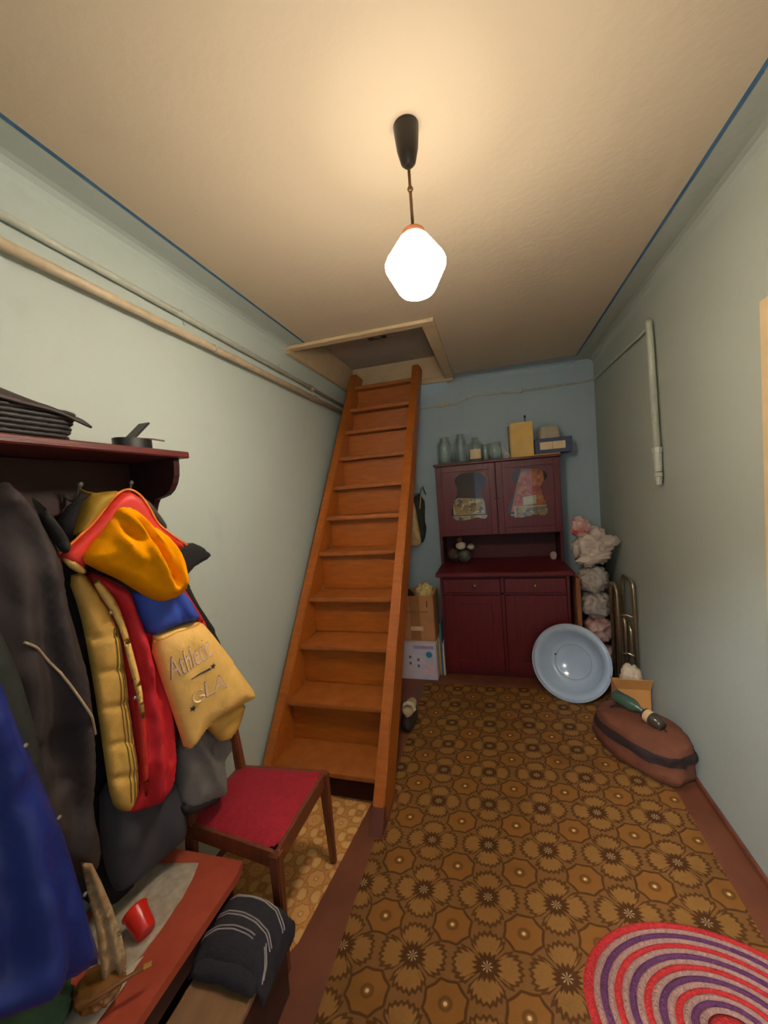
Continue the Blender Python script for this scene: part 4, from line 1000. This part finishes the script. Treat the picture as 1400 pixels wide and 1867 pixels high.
M_jblue = mat('jacket_blue', (46, 76, 172), 0.7, 0.1, 20)
M_greyj = mat('grey_jacket_cloth', (104, 102, 98), 0.8, 0.2, 14, 0.25, 40)
M_slate = mat('slate_cloth', (54, 54, 60), 0.85, 0.12, 8)
CG = 'clothes hanging on the coat rack'
# dark brown long coat
t = thing('brown_coat', 'long dark brown coat with pale piping hanging left of the hooded jacket', 'coat', (-1.05, 0.62, 0.6), CG)
puff('body', 'brown', [(-0.078,1.563),(-0.034,1.58),(-0.011,1.59),(0.002,1.567),(0.03,1.527),(0.06,1.462),(0.072,1.407),(0.07,1.3),(0.084,1.199),(0.095,1.095),(0.095,0.979),(0.088,0.853),(0.071,0.763),(0.084,0.642),(0.068,0.59),(0.015,0.627),(-0.048,0.741),(-0.109,0.869),(-0.137,1.009),(-0.114,1.341)], M_brownc, t, 0.016, 0.05, 0.09, back=0.03, wrinkle=0.022, wscale=8, key='brown',
     folds=[([(-0.012,1.573),(-0.01,1.437),(-0.019,1.25),(-0.021,1.02)], 0.03, 0.03), ([(0.001,1.554),(0.033,1.416),(0.041,1.228),(0.043,1.023)], 0.028, 0.026), ([(-0.011,1.511),(0.004,1.332),(0.003,1.111),(0.007,0.882)], -0.03, 0.022), ([(0.075,1.118),(0.069,0.937),(0.049,0.738)], 0.03, 0.03), ([(0.041,1.12),(0.038,0.915),(0.025,0.73)], -0.025, 0.02)])
puff('collar', 'brown', [(0.007,1.554),(0.03,1.531),(0.055,1.486),(0.075,1.436),(0.073,1.416),(0.055,1.412),(0.039,1.448),(0.023,1.495)], M_blackc, t, 0.014, 0.03, 0.03, back=0.01, off=0.045)
pip = on_surface('brown', [tuple(p) for p in resample(catmull([(-0.04,1.239),(-0.017,1.215),(0.009,1.171),(0.035,1.109),(0.056,1.044),(0.072,0.99),(0.08,0.957)], 4), 0.01)], 0.003)
G().tube(pip, 0.003, 6).build('piping', mat('pale_piping', (176, 150, 120), 0.6), t, smooth=True)
# dark green coat sliver
o = puff('green_coat', 'green', [(-0.032,1.374),(0.01,1.33),(0.026,1.263),(0.042,1.187),(0.055,1.08),(0.063,0.966),(0.066,0.878),(0.043,0.86),(-0.012,0.929),(-0.067,1.005)], M_greenc, None, 0.02, 0.04, 0.07, back=0.02, wrinkle=0.01, org=(-0.97, 0.5, 0.8))
tag(o, 'dark green coat edge between the blue coat and the brown coat', 'coat', CG)
# blue coat
t = thing('blue_coat', 'royal blue nylon coat with snap buttons hanging at the left edge', 'coat', (-0.9, 0.5, 0.5), CG)
puff('body', 'blue', [(-0.121,1.308),(-0.06,1.274),(-0.022,1.21),(-0.012,1.136),(0.008,1.031),(0.029,0.93),(0.044,0.841),(0.055,0.752),(0.063,0.665),(0.072,0.584),(0.081,0.522),(0.056,0.539),(0.025,0.553),(-0.001,0.564),(-0.034,0.582),(-0.073,0.603),(-0.12,0.636),(-0.176,0.705)], M_bluec, t, 0.014, 0.055, 0.09, back=0.03, wrinkle=0.02, wscale=8, key='blue',
     folds=[([(-0.036,1.15),(-0.018,0.923),(-0.017,0.756),(-0.029,0.622)], 0.03, 0.03), ([(-0.017,1.01),(0.015,0.815),(0.018,0.659),(0.012,0.572)], -0.02, 0.02), ([(0.003,0.962),(0.038,0.757),(0.048,0.601)], 0.018, 0.022), ([(-0.079,1.075),(-0.067,0.902),(-0.07,0.707)], -0.03, 0.03)])
for p in [(-0.01,1.077),(0.031,0.897),(0.061,0.701)]:
    q = on_surface('blue', [p], 0.002)[0]
    G().lathe([(0, 0.003), (0.004, 0.0025), (0.0055, 0), (0, -0.002)], q, 12, Vector((0.98, -0.15, 0)).to_track_quat('Z', 'Y').to_matrix().to_4x4()).build('snap_button', M_steel, t, smooth=True)
# black coat behind the hooded jacket
t = thing('black_coat', 'black coat hanging behind the red and yellow hooded jacket', 'coat', (-1.13, 1.0, 0.9), CG)
puff('body', 'black', [(-0.168,1.519),(-0.109,1.554),(-0.023,1.551),(0.037,1.544),(0.086,1.505),(0.143,1.423),(0.168,1.377),(0.197,1.271),(0.23,1.181),(0.27,1.092),(0.314,1.007),(0.343,0.915),(0.315,0.834),(0.168,0.873),(0.007,0.952),(-0.122,1.015),(-0.197,1.114),(-0.207,1.269),(-0.198,1.417)], M_blackc, t, 0.02, 0.04, 0.07, back=0.03, wrinkle=0.01, key='blackc')
puff('collar', 'black', [(0.118,1.394),(0.163,1.374),(0.24,1.366),(0.299,1.305),(0.248,1.289),(0.203,1.278),(0.171,1.253),(0.133,1.246)], M_blackc, t, 0.012, 0.03, 0.025, back=0.015, off=0.04)
puff('collar', 'black', [(0.023,1.551),(0.058,1.535),(0.097,1.481),(0.123,1.437),(0.101,1.428),(0.063,1.475),(0.03,1.514)], mat('green_grey_collar', (70, 72, 58), 0.8), t, 0.012, 0.02, 0.02, back=0.01, off=0.045)
# hooded jacket
J = thing('hooded_jacket', 'red, blue and yellow hooded jacket with lettering hanging on the rack', 'jacket', (-1.02, 0.9, 0.75), CG)
puff('body', 'jacket', [(-0.146,1.36),(-0.064,1.305),(-0.004,1.224),(0.02,1.098),(0.038,0.952),(0.045,0.807),(0.036,0.687),(0.013,0.629),(-0.028,0.627),(-0.069,0.631),(-0.116,0.653),(-0.091,0.706),(-0.083,0.815),(-0.087,0.979),(-0.089,1.155),(-0.105,1.241),(-0.131,1.306)], M_jred, J, 0.010, 0.05, 0.06, back=0.03, wrinkle=0.018, wscale=12, key='jbody',
     folds=[([(-0.067,1.274),(-0.037,1.07),(-0.022,0.845),(-0.034,0.648)], 0.025, 0.02), ([(-0.034,1.249),(-0.005,1.007),(0.008,0.741)], -0.02, 0.014)])
puff('lining', 'jacket', [(-0.19,1.349),(-0.156,1.356),(-0.13,1.3),(-0.105,1.241),(-0.091,1.171),(-0.087,1.059),(-0.086,0.93),(-0.081,0.781),(-0.084,0.726),(-0.104,0.667),(-0.137,0.692),(-0.154,0.733),(-0.157,0.838),(-0.159,0.977),(-0.165,1.145),(-0.173,1.258)], M_jyel2, J, 0.011, 0.022, 0.03, back=0.02, off=0.038, wrinkle=0.010, wscale=16, key='jlin',
     folds=[([(-0.161,1.181),(-0.098,1.173)], -0.008, 0.008), ([(-0.158,1.09),(-0.089,1.068)], -0.010, 0.008), ([(-0.157,0.991),(-0.088,0.971)], -0.010, 0.008), ([(-0.154,0.89),(-0.09,0.865)], -0.010, 0.008), ([(-0.153,0.797),(-0.088,0.769)], -0.010, 0.008)])
for s in ([(-0.109,1.193),(-0.108,1.068),(-0.11,0.943),(-0.108,0.798),(-0.114,0.709)], [(-0.101,1.193),(-0.1,1.065),(-0.102,0.939),(-0.098,0.793),(-0.104,0.703)], [(-0.095,1.188),(-0.093,1.061),(-0.093,0.934),(-0.09,0.787),(-0.095,0.709)]):
    G().tube(on_surface('jlin', [tuple(p) for p in resample(s, 0.012)], 0.001), 0.0016, 5).build('stitching', mat('olive_stitch', (130, 104, 40), 0.8), J)
puff('placket', 'jacket', [(-0.15,1.346),(-0.125,1.322),(-0.095,1.257),(-0.081,1.183),(-0.071,1.108),(-0.06,1.015),(-0.059,0.916),(-0.07,0.919),(-0.076,1.006),(-0.087,1.091),(-0.095,1.173),(-0.113,1.24),(-0.138,1.296)], M_jyel, J, 0.010, 0.006, 0.008, back=0.006, off=0.064)
for p in [(-0.118,1.239),(-0.082,0.989)]:
    G().lathe([(0, 0.004), (0.004, 0.003), (0.006, 0), (0, -0.002)], on_surface('jlin', [p], 0.02)[0], 12, Vector((0.954, -0.3, 0)).to_track_quat('Z', 'Y').to_matrix().to_4x4()).build('snap_button', M_steel, J, smooth=True)
puff('pocket_edge', 'jacket', [(-0.08,1.048),(-0.066,1.047),(-0.056,0.977),(-0.053,0.88),(-0.057,0.783),(-0.069,0.691),(-0.08,0.699),(-0.077,0.795),(-0.075,0.925)], M_jred2, J, 0.010, 0.008, 0.010, back=0.01, off=0.052)
# sleeve
puff('sleeve_back', 'jacket', [(0.058,1.29),(0.093,1.271),(0.133,1.185),(0.175,1.09),(0.155,1.086),(0.128,1.15),(0.088,1.225)], M_jred, J, 0.011, 0.02, 0.02, back=0.02, off=0.03)
sl_all = [(-0.056,1.287),(0.064,1.289),(0.106,1.225),(0.142,1.142),(0.195,1.045),(0.258,0.921),(0.322,0.793),(0.205,0.795),(0.132,0.792),(0.09,0.754),(0.052,0.742),(0.037,0.826),(0.013,0.95),(-0.015,1.111),(-0.041,1.206)]
puff('sleeve_shoulder', 'jacket', [(-0.056,1.287),(0.064,1.289),(0.106,1.225),(0.142,1.142),(0.133,1.134),(0.052,1.139),(-0.019,1.13),(-0.041,1.206)], M_jblue, J, 0.010, 0.045, 0.06, back=0.03, off=0.04, smooth=1, folds=[([(0.06,1.25),(0.105,1.148)], 0.012, 0.008), ([(0.039,1.238),(0.08,1.144)], -0.010, 0.008)])
puff('sleeve', 'jacket', [(-0.022,1.131),(0.049,1.14),(0.138,1.138),(0.195,1.045),(0.258,0.921),(0.324,0.792),(0.304,0.785),(0.205,0.795),(0.132,0.792),(0.09,0.754),(0.052,0.742),(0.037,0.826),(0.013,0.95)], M_jyel, J, 0.009, 0.05, 0.07, back=0.035, off=0.038, wrinkle=0.012, wscale=10, key='sleeve')
puff('cuff', 'jacket', [(0.124,0.789),(0.205,0.791),(0.299,0.784),(0.262,0.708),(0.227,0.675),(0.185,0.684),(0.16,0.726)], M_jyel2, J, 0.010, 0.035, 0.04, back=0.03, off=0.012, wrinkle=0.008)
hem = on_surface('sleeve', [tuple(p) for p in resample([(0.104,0.788),(0.144,0.8),(0.211,0.804),(0.292,0.804)], 0.008)], 0.0012)
G().tube(hem, 0.0016, 5).build('stitching', mat('gold_stitch', (196, 146, 50), 0.8), J)
seam = on_surface('sleeve', [tuple(p) for p in resample([(-0.014,1.118),(0.051,1.127),(0.136,1.126)], 0.008)], 0.0012)
G().tube(seam, 0.0022, 5).build('piping', mat('gold_piping', (226, 160, 50), 0.7), J)
# lettering on the sleeve
def letter(body, size, shear, a0, a1, m, eps=0.0022, name='lettering', bold=0):
    """text laid along the line a0 -> a1 of the sleeve, following its surface"""
    me = text_pts(body, size, shear)
    bm = bmesh.new(); bm.from_mesh(me); bmesh.ops.subdivide_edges(bm, edges=[e for e in bm.edges if e.calc_length() > 0.01], cuts=2)
    bm.to_mesh(me); bm.free()
    w = max(v.co.x for v in me.vertices); a0 = Vector(a0); a1 = Vector(a1); d = (a1 - a0); L_ = d.length; d.normalize(); nrm = Vector((-d.y, d.x))
    pts = [tuple(a0 + d * (v.co.x * L_ / w) + nrm * v.co.y) for v in me.vertices]
    for v, q in zip(me.vertices, on_surface('sleeve', pts, eps)): v.co = q
    return link(name, me, m, J)
M_let1 = mat('lettering_outline', (110, 80, 62), 0.8); M_let2 = mat('lettering_pink', (238, 198, 170), 0.8); M_star = mat('embroidered_navy', (50, 46, 66), 0.8)
ab = [(0.017,0.993),(0.145,1.026)]
letter('Athletic', 0.100, 0.3, ab[0], ab[1], M_let1, 0.0012)
letter('Athletic', 0.095, 0.3, tuple(Vector(ab[0]) + Vector((0.0014, 0.0014))), tuple(Vector(ab[1]) + Vector((-0.0014, 0.0014))), M_let2, 0.0024)
ab = [(0.1,0.901),(0.175,0.903)]
letter('LA', 0.075, 0.0, ab[0], ab[1], M_let1, 0.0012); letter('LA', 0.069, 0.0, tuple(Vector(ab[0]) + Vector((0.0016, 0.002))), tuple(Vector(ab[1]) + Vector((-0.0016, 0.002))), M_let2, 0.0024)
sw = on_surface('sleeve', [tuple(p) for p in resample([(0.066,0.978),(0.094,0.983),(0.125,0.987)], 0.006)], 0.002)
G().tube(sw, [0.001 + 0.0022 * k / len(sw) for k in range(len(sw))], 6).build('swoosh', M_star, J)
def star(c, r):
    pts = [tuple(Vector(c) + Vector((math.sin(a), math.cos(a))) * (r if k % 2 == 0 else r * 0.42)) for k, a in enumerate([PI * j / 5 + 0.3 for j in range(10)])]
    g = G(); vs = [g.bm.verts.new(q) for q in on_surface('sleeve', pts, 0.002)]; cv = g.bm.verts.new(on_surface('sleeve', [c], 0.003)[0])
    for k in range(10): g.bm.faces.new((cv, vs[k], vs[(k + 1) % 10]))
    return g.build('star', M_star, J)
for c in [(0.135,0.991),(0.067,0.883)]: star(c, 0.011)
c = [(0.085,0.916)][0]
G().tube(on_surface('sleeve', [(c[0] + 0.017 * math.cos(a), c[1] + 0.019 * math.sin(a)) for a in [0.8 + 5.2 * k / 20 for k in range(21)]], 0.002), 0.0032, 6).build('emblem', mat('emblem_cream', (240, 208, 150), 0.8), J)
G().tube(on_surface('sleeve', [(c[0] + 0.002, c[1] - 0.003), (c[0] + 0.009, c[1] - 0.003), (c[0] + 0.015, c[1] - 0.004)], 0.002), 0.003, 6).build('emblem', mat('lettering_pink', (238, 198, 170)), J)
# hood
puff('hood_shell', 'jacket', [(-0.14,1.553),(-0.073,1.56),(-0.052,1.558),(-0.079,1.533),(-0.108,1.5),(-0.135,1.473),(-0.167,1.438),(-0.184,1.408),(-0.172,1.467)], M_jolive, J, 0.010, 0.04, 0.03, back=0.04, off=0.06)
puff('hood_lining', 'jacket', [(-0.215,1.413),(-0.174,1.446),(-0.132,1.485),(-0.089,1.538),(-0.053,1.561),(-0.022,1.545),(0.0,1.507),(0.02,1.46),(0.061,1.417),(0.098,1.385),(0.082,1.368),(0.028,1.41),(-0.016,1.432),(-0.068,1.478),(-0.111,1.445),(-0.153,1.414),(-0.164,1.372),(-0.156,1.356),(-0.191,1.378),(-0.21,1.393)], M_jred2, J, 0.010, 0.025, 0.02, back=0.03, off=0.075)
for s in ([(-0.215,1.413),(-0.174,1.446),(-0.132,1.485),(-0.089,1.538),(-0.053,1.561),(-0.022,1.545),(0.0,1.507),(0.02,1.46),(0.061,1.417),(0.098,1.385)],):
    o3, u3, v3 = [Vector(q) for q in PLN['jacket']]; n3 = u3.cross(v3)
    G().tube([o3 + u3 * p[0] + v3 * p[1] + n3 * 0.086 for p in resample(catmull(s, 4), 0.01)], 0.0032, 6).build('hood_piping', mat('orange_piping', (222, 120, 50), 0.7), J, smooth=True)
puff('hood', 'jacket', [(-0.181,1.393),(-0.164,1.422),(-0.135,1.452),(-0.106,1.489),(-0.086,1.516),(-0.064,1.521),(-0.04,1.507),(-0.009,1.469),(0.05,1.411),(0.075,1.359),(0.083,1.288),(0.066,1.243),(0.035,1.234),(0.007,1.233),(-0.028,1.254),(-0.067,1.293),(-0.099,1.326),(-0.132,1.351),(-0.159,1.374)], M_fleece, J, 0.009, 0.075, 0.09, back=0.05, off=0.085, wrinkle=0.006, key='hood',
     folds=[([(-0.086,1.507),(-0.043,1.42),(-0.01,1.342),(0.018,1.279)], 0.022, 0.014), ([(-0.065,1.509),(-0.018,1.416),(0.008,1.338),(0.022,1.288)], -0.034, 0.011), ([(-0.037,1.483),(0.022,1.385),(0.044,1.288)], 0.022, 0.012), ([(-0.013,1.459),(0.027,1.376),(0.03,1.308)], -0.026, 0.009), ([(0.017,1.433),(0.057,1.345),(0.059,1.267)], 0.014, 0.010), ([(-0.094,1.484),(-0.084,1.452),(-0.049,1.422)], -0.024, 0.011), ([(-0.105,1.474),(-0.101,1.443),(-0.092,1.419)], 0.014, 0.010), ([(-0.122,1.457),(-0.1,1.421),(-0.058,1.375)], 0.010, 0.012), ([(-0.165,1.39),(-0.119,1.363),(-0.063,1.317),(-0.0,1.26)], 0.008, 0.008)])
puff('snap_tab', 'jacket', [(-0.211,1.407),(-0.193,1.407),(-0.163,1.363),(-0.166,1.352),(-0.182,1.359),(-0.202,1.38)], M_jyel, J, 0.010, 0.014, 0.012, back=0.01, off=0.085)
G().tube([(-1.152, 0.845, 1.575), (-1.135, 0.85, 1.565), (-1.10, 0.858, 1.556), (-1.06, 0.865, 1.55)], 0.004, 6).build('hanger_loop', M_jolive, J, smooth=True)
# grey jacket below the sleeve
t = thing('grey_jacket', 'grey jacket hanging below the yellow sleeve', 'jacket', (-1.04, 1.0, 0.7), CG)
puff('body', 'grey', [(-0.01,0.755),(0.038,0.766),(0.137,0.73),(0.169,0.65),(0.168,0.598),(0.14,0.589),(0.132,0.559),(0.137,0.483),(0.13,0.455),(0.092,0.47),(0.043,0.478),(-0.025,0.494),(-0.039,0.568),(-0.035,0.677)], M_greyj, t, 0.011, 0.045, 0.05, back=0.03, wrinkle=0.012, wscale=14, folds=[([(0.036,0.709),(0.069,0.59),(0.1,0.488)], 0.015, 0.012)])
puff('hem', 'grey', [(-0.038,0.545),(0.012,0.522),(0.081,0.502),(0.105,0.468),(0.079,0.467),(0.027,0.481),(-0.021,0.491),(-0.037,0.515)], M_blackc, t, 0.011, 0.02, 0.015, back=0.02, off=0.022)
# slate cloth low behind the jackets
o = puff('slate_coat', 'slate', [(-0.082,0.765),(0.001,0.687),(0.121,0.635),(0.164,0.546),(0.155,0.437),(0.134,0.4),(0.068,0.401),(-0.01,0.404),(-0.07,0.41),(-0.089,0.482),(-0.098,0.587)], M_slate, None, 0.014, 0.05, 0.08, back=0.03, wrinkle=0.018, org=(-1.09, 0.85, 0.45))
tag(o, 'dark slate coat hem hanging below the red jacket', 'coat', CG)

# ------------------------------------------------------------------ bench under the coats and what lies on it
M_redb = mat('red_orange_bench_paint', (172, 78, 54), 0.5, 0.12, 12, 0.15, 40, rgb2=(158, 64, 44))
M_darkw = mat('dark_side_wood', (58, 30, 24), 0.6, 0.2, 10)
bn = thing('painted_bench', 'low red-orange painted bench under the hanging coats', 'bench', (-1.03, 0.6, 0))
BZ = 0.34
g = G().prism([(-1.21, 0.10, BZ - 0.024), (-0.862, 0.10, BZ - 0.024), (-0.852, 0.55, BZ - 0.024), (-0.842, 0.965, BZ - 0.024), (-0.855, 1.006, BZ - 0.024), (-1.10, 1.0, BZ - 0.024), (-1.21, 1.0, BZ - 0.024)], (0, 0, 0.024))
g.build('seat_board', M_redb, bn)
for y in (0.12, 0.94): box('leg_panel', (-1.20, y, 0.0), (-0.865, y + 0.026, BZ - 0.024), M_darkw, bn, 0.002)
box('apron', (-0.888, 0.146, BZ - 0.10), (-0.868, 0.94, BZ - 0.024), M_darkw, bn, 0.002)
def sheet(name, pts, z, m, lab, cat, th=0.002, rough=0.004, n=14):
    """slightly uneven paper lying on a surface"""
    poly = [(p[0], p[1]) for p in pts]
    bd = densify(poly, 0.02); A = np.array(bd); lo = A.min(0); hi = A.max(0)
    Pn = np.array([(x, y) for x in np.arange(lo[0], hi[0], 0.018) for y in np.arange(lo[1], hi[1], 0.018)]); Pn = Pn[inside(Pn, bd)]; Pn = Pn[segdist(Pn, bd) > 0.008]
    nb = len(bd); r = geometry.delaunay_2d_cdt([Vector(p) for p in bd] + [Vector(p) for p in Pn], [(i, (i + 1) % nb) for i in range(nb)], [list(range(nb))], 1, 1e-6)
    me = bpy.data.meshes.new(name); me.from_pydata([(p[0], p[1], z + 0.001 + rough * max(0, noise.noise(Vector((p[0] * 22, p[1] * 22, 3))))) for p in r[0]], [], [tuple(q) for q in r[2]])
    c = (sum(p[0] for p in poly) / len(poly), sum(p[1] for p in poly) / len(poly), z)
    o = link(name, me, m, None, c, True); md = o.modifiers.new('thickness', 'SOLIDIFY'); md.thickness = th; md.offset = 1
    tag(o, lab, cat); return o
M_news = mat('newsprint', (178, 166, 150), 0.85, 0.15, 40, rgb2=(150, 138, 122))
sheet('newspaper', [(-1.201,0.926,0.342),(-0.993,0.968,0.342),(-0.975,0.924,0.342),(-0.96,0.864,0.342),(-0.956,0.819,0.342),(-0.953,0.774,0.342),(-0.953,0.725,0.342),(-0.959,0.695,0.342),(-0.976,0.67,0.342),(-1.065,0.662,0.342),(-1.172,0.727,0.342),(-1.197,0.811,0.342)], BZ, M_news, 'newspaper spread on the red bench below the slate coat', 'newspaper')
sheet('newspaper', [(-0.968,0.69,0.342),(-0.945,0.718,0.342),(-0.939,0.657,0.342),(-0.942,0.617,0.342),(-0.94,0.589,0.342),(-0.942,0.559,0.342),(-0.992,0.548,0.342),(-1.035,0.592,0.342),(-1.002,0.643,0.342)], BZ, mat('newsprint_pale', (196, 184, 166), 0.85, 0.12, 40), 'crumpled newspaper sheet at the near end of the red bench', 'newspaper', 0.002, 0.010)
cp = [(-1.001,0.763,0.372)][0]
t = thing('red_cup', 'small red plastic cup lying on the newspaper', 'cup', (cp[0], cp[1], BZ + 0.004))
cq = Vector((-0.75, 0.25, 0.35)).normalized().to_track_quat('Z', 'Y').to_matrix().to_4x4()
G().lathe([(0, -0.034), (0.022, -0.034), (0.025, -0.030), (0.030, 0.032), (0.032, 0.034), (0.0285, 0.034), (0.0235, -0.029), (0, -0.030)], (cp[0], cp[1], BZ + 0.034), 22, cq).build('bowl', mat('red_plastic', (206, 34, 24), 0.3, 0.06, 20), t, smooth='auto')
G().tube([Vector((cp[0], cp[1], BZ + 0.034)) + cq.to_3x3() @ Vector((0.031 * math.cos(a), 0.031 * math.sin(a), 0.034)) for a in [2 * PI * k / 24 for k in range(24)]], 0.002, 6, True).build('rim', mat('red_plastic', (206, 34, 24)), t, smooth=True)
# brush lying across the paper
br = [(-0.957,0.565,0.405),(-0.913,0.617,0.405),(-0.875,0.662,0.405),(-0.862,0.673,0.405)]
t = thing('paint_brush', 'thin wooden paint brush with a brass end lying on the newspaper', 'brush', (br[1][0], br[1][1], 0.40))
G().tube([br[0], br[1], br[2]], [0.003, 0.005, 0.004], 8).build('handle', mat('brush_wood', (120, 76, 36), 0.5), t, smooth=True)
G().tube([br[2], br[3]], 0.0055, 8).build('ferrule', M_brass, t, smooth='auto')
# cream cloth strip leaning below the blue coat
o = puff('cream_cloth', 'cream', [(-0.025,0.695),(-0.006,0.678),(0.006,0.626),(0.021,0.548),(0.033,0.462),(0.037,0.401),(0.032,0.34),(0.006,0.358),(-0.013,0.392),(-0.013,0.51),(-0.02,0.613)], mat('stained_cream_cloth', (188, 162, 122), 0.85, 0.2, 26, rgb2=(150, 116, 76)), None, 0.007, 0.006, 0.008, back=0.006, wrinkle=0.010, wscale=34, smooth=0, org=(-0.93, 0.62, BZ), folds=[([(-0.017,0.665),(0.006,0.522),(0.012,0.375)], -0.014, 0.005), ([(-0.008,0.658),(0.014,0.515),(0.02,0.367)], 0.010, 0.005), ([(-0.0,0.624),(0.024,0.478),(0.028,0.358)], -0.010, 0.004)])
tag(o, 'stained cream cloth strip hanging beside the blue coat onto the bench', 'cloth')
yb = [(-0.979,0.628,0.375)][0]
o = blob('yellow_bag', (yb[0], yb[1], BZ + 0.028), (0.06, 0.05, 0.026), mat('ochre_plastic', (150, 98, 36), 0.35, 0.3, 18, rgb2=(84, 54, 20)), None, 0.35, 1.9, 61, flat_bottom=BZ + 0.003, org=(yb[0], yb[1], BZ + 0.003)); tag(o, 'crumpled ochre plastic bag on the bench beside the paint brush', 'plastic bag')
gb_ = [(-1.088,0.536,0.37)][0]
o = blob('green_cloth', (gb_[0], gb_[1], BZ + 0.03), (0.10, 0.09, 0.04), mat('dark_green_cotton', (30, 58, 36), 0.9, 0.2, 16), None, 0.25, 2.0, 62, flat_bottom=BZ + 0.002, org=(gb_[0], gb_[1], BZ)); tag(o, 'dark green cloth on the bench below the blue coat, bottom left corner', 'cloth')
# wooden chest with a striped blanket
t = thing('wooden_box', 'low wooden box with a pale brown lid beside the bench', 'box', (-0.745, 0.62, 0))
CZ = 0.225
box('body', (-0.856, 0.32, 0.0), (-0.684, 0.955, CZ - 0.02), M_darkw, t, 0.003)
box('lid', (-0.862, 0.31, CZ - 0.02), (-0.676, 0.965, CZ), mat('pale_brown_board', (130, 96, 64), 0.6, 0.12, 6, 0.1, 40, stretch=(6, 1, 6)), t, 0.004)
t = thing('striped_blanket', 'folded dark blanket with pale stripes on the wooden box', 'blanket', (-0.74, 0.88, CZ))
M_blk = mat('blanket_dark', (40, 38, 46), 0.95, 0.2, 30, 0.4, 120)
def bprof(a, e):
    """cross-section of the folded blanket; a runs over the top from the bench side to the hem on the right"""
    pts = [(-0.866, CZ + 0.006), (-0.872, CZ + 0.030), (-0.862, CZ + 0.062), (-0.825, CZ + 0.086), (-0.775, CZ + 0.094), (-0.725, CZ + 0.090), (-0.684, CZ + 0.074), (-0.664, CZ + 0.030), (-0.658, CZ - 0.012), (-0.660, CZ - 0.05)]
    f = a * (len(pts) - 1); i = min(int(f), len(pts) - 2); w = f - i
    x = pts[i][0] * (1 - w) + pts[i + 1][0] * w; z = pts[i][1] * (1 - w) + pts[i + 1][1] * w
    if z > CZ: z = CZ + (z - CZ) * e
    return x, z
def bsurf(a, b_):
    y0, y1 = 0.775 + 0.02 * a, 0.968
    y = y0 + (y1 - y0) * b_
    e = (1 - abs(2 * b_ - 1) ** 6) * (0.80 + 0.2 * b_)
    x, z = bprof(a, max(e, 0.06))
    z += 0.006 * noise.noise(Vector((a * 5, b_ * 4, 1))) * (1 if z > CZ else 0.3)
    x += 0.006 * noise.noise(Vector((a * 4, b_ * 5, 7)))
    return Vector((x, y, z))
g = G(); NA, NB = 46, 20; grid = [[g.bm.verts.new(bsurf(i / NA, j / NB)) for j in range(NB + 1)] for i in range(NA + 1)]
for i in range(NA):
    for j in range(NB): g.bm.faces.new((grid[i][j], grid[i + 1][j], grid[i + 1][j + 1], grid[i][j + 1]))
bl = g.build('blanket', M_blk, t, smooth=True); md = bl.modifiers.new('thickness', 'SOLIDIFY'); md.thickness = 0.005; md.offset = -1
M_str = mat('blanket_stripe', (168, 158, 158), 0.95, 0.15, 60)
def stripe(f0, f1, fn):
    for dv in (-0.022, 0.022):
        pts = [bsurf(f0 + (f1 - f0) * k / 24, fn(k / 24) + dv) + Vector((0.0008, -0.0008, 0.0015)) for k in range(25)]
        G().tube(pts, 0.0018, 5).build('stripe', M_str, bl)
stripe(0.26, 0.80, lambda s: 0.83 - 0.10 * s + 0.06 * math.sin(s * PI)); stripe(0.16, 0.76, lambda s: 0.56 - 0.16 * s * s + 0.05 * math.sin(s * PI)); stripe(0.12, 0.60, lambda s: 0.24 + 0.14 * math.sin(s * 2.2)); stripe(0.70, 0.84, lambda s: 0.36 - 0.25 * s)
# lower fold of the blanket showing in front
g = G(); pr = [(0.778, CZ + 0.004), (0.770, CZ + 0.02), (0.776, CZ + 0.042), (0.81, CZ + 0.05), (0.86, CZ + 0.05), (0.86, CZ + 0.004)]
secs = []
for k in range(13):
    x = -0.862 + 0.19 * k / 12; s = 1 - 0.5 * abs(2 * k / 12 - 1) ** 4
    secs.append([(x, y + 0.006 * noise.noise(Vector((x * 20, 0, 0))), CZ + 0.002 + (z - CZ) * s) for y, z in pr])
R = [[g.bm.verts.new(p) for p in s] for s in secs]
for A, Bq in zip(R[:-1], R[1:]):
    for k in range(6): g.bm.faces.new((A[k], A[(k + 1) % 6], Bq[(k + 1) % 6], Bq[k]))
g.bm.faces.new(R[0][::-1]); g.bm.faces.new(R[-1])
g.build('lower_fold', M_blk, t, smooth=True)

o = puff('coat_gap_shade', 'over', [(-0.164,1.084),(-0.042,1.089),(0.095,0.956),(0.103,0.655),(0.063,0.389),(-0.002,0.273),(-0.116,0.415),(-0.175,0.617)], M_blackc, None, 0.02, 0.03, 0.06, back=0.02, wrinkle=0.012, org=(-1.17, 0.8, 0.45))  # added dark shape, stands in for the black shade behind the coats
tag(o, 'added black cloth standing in for the shade between the brown coat and the slate coat', 'coat', CG)
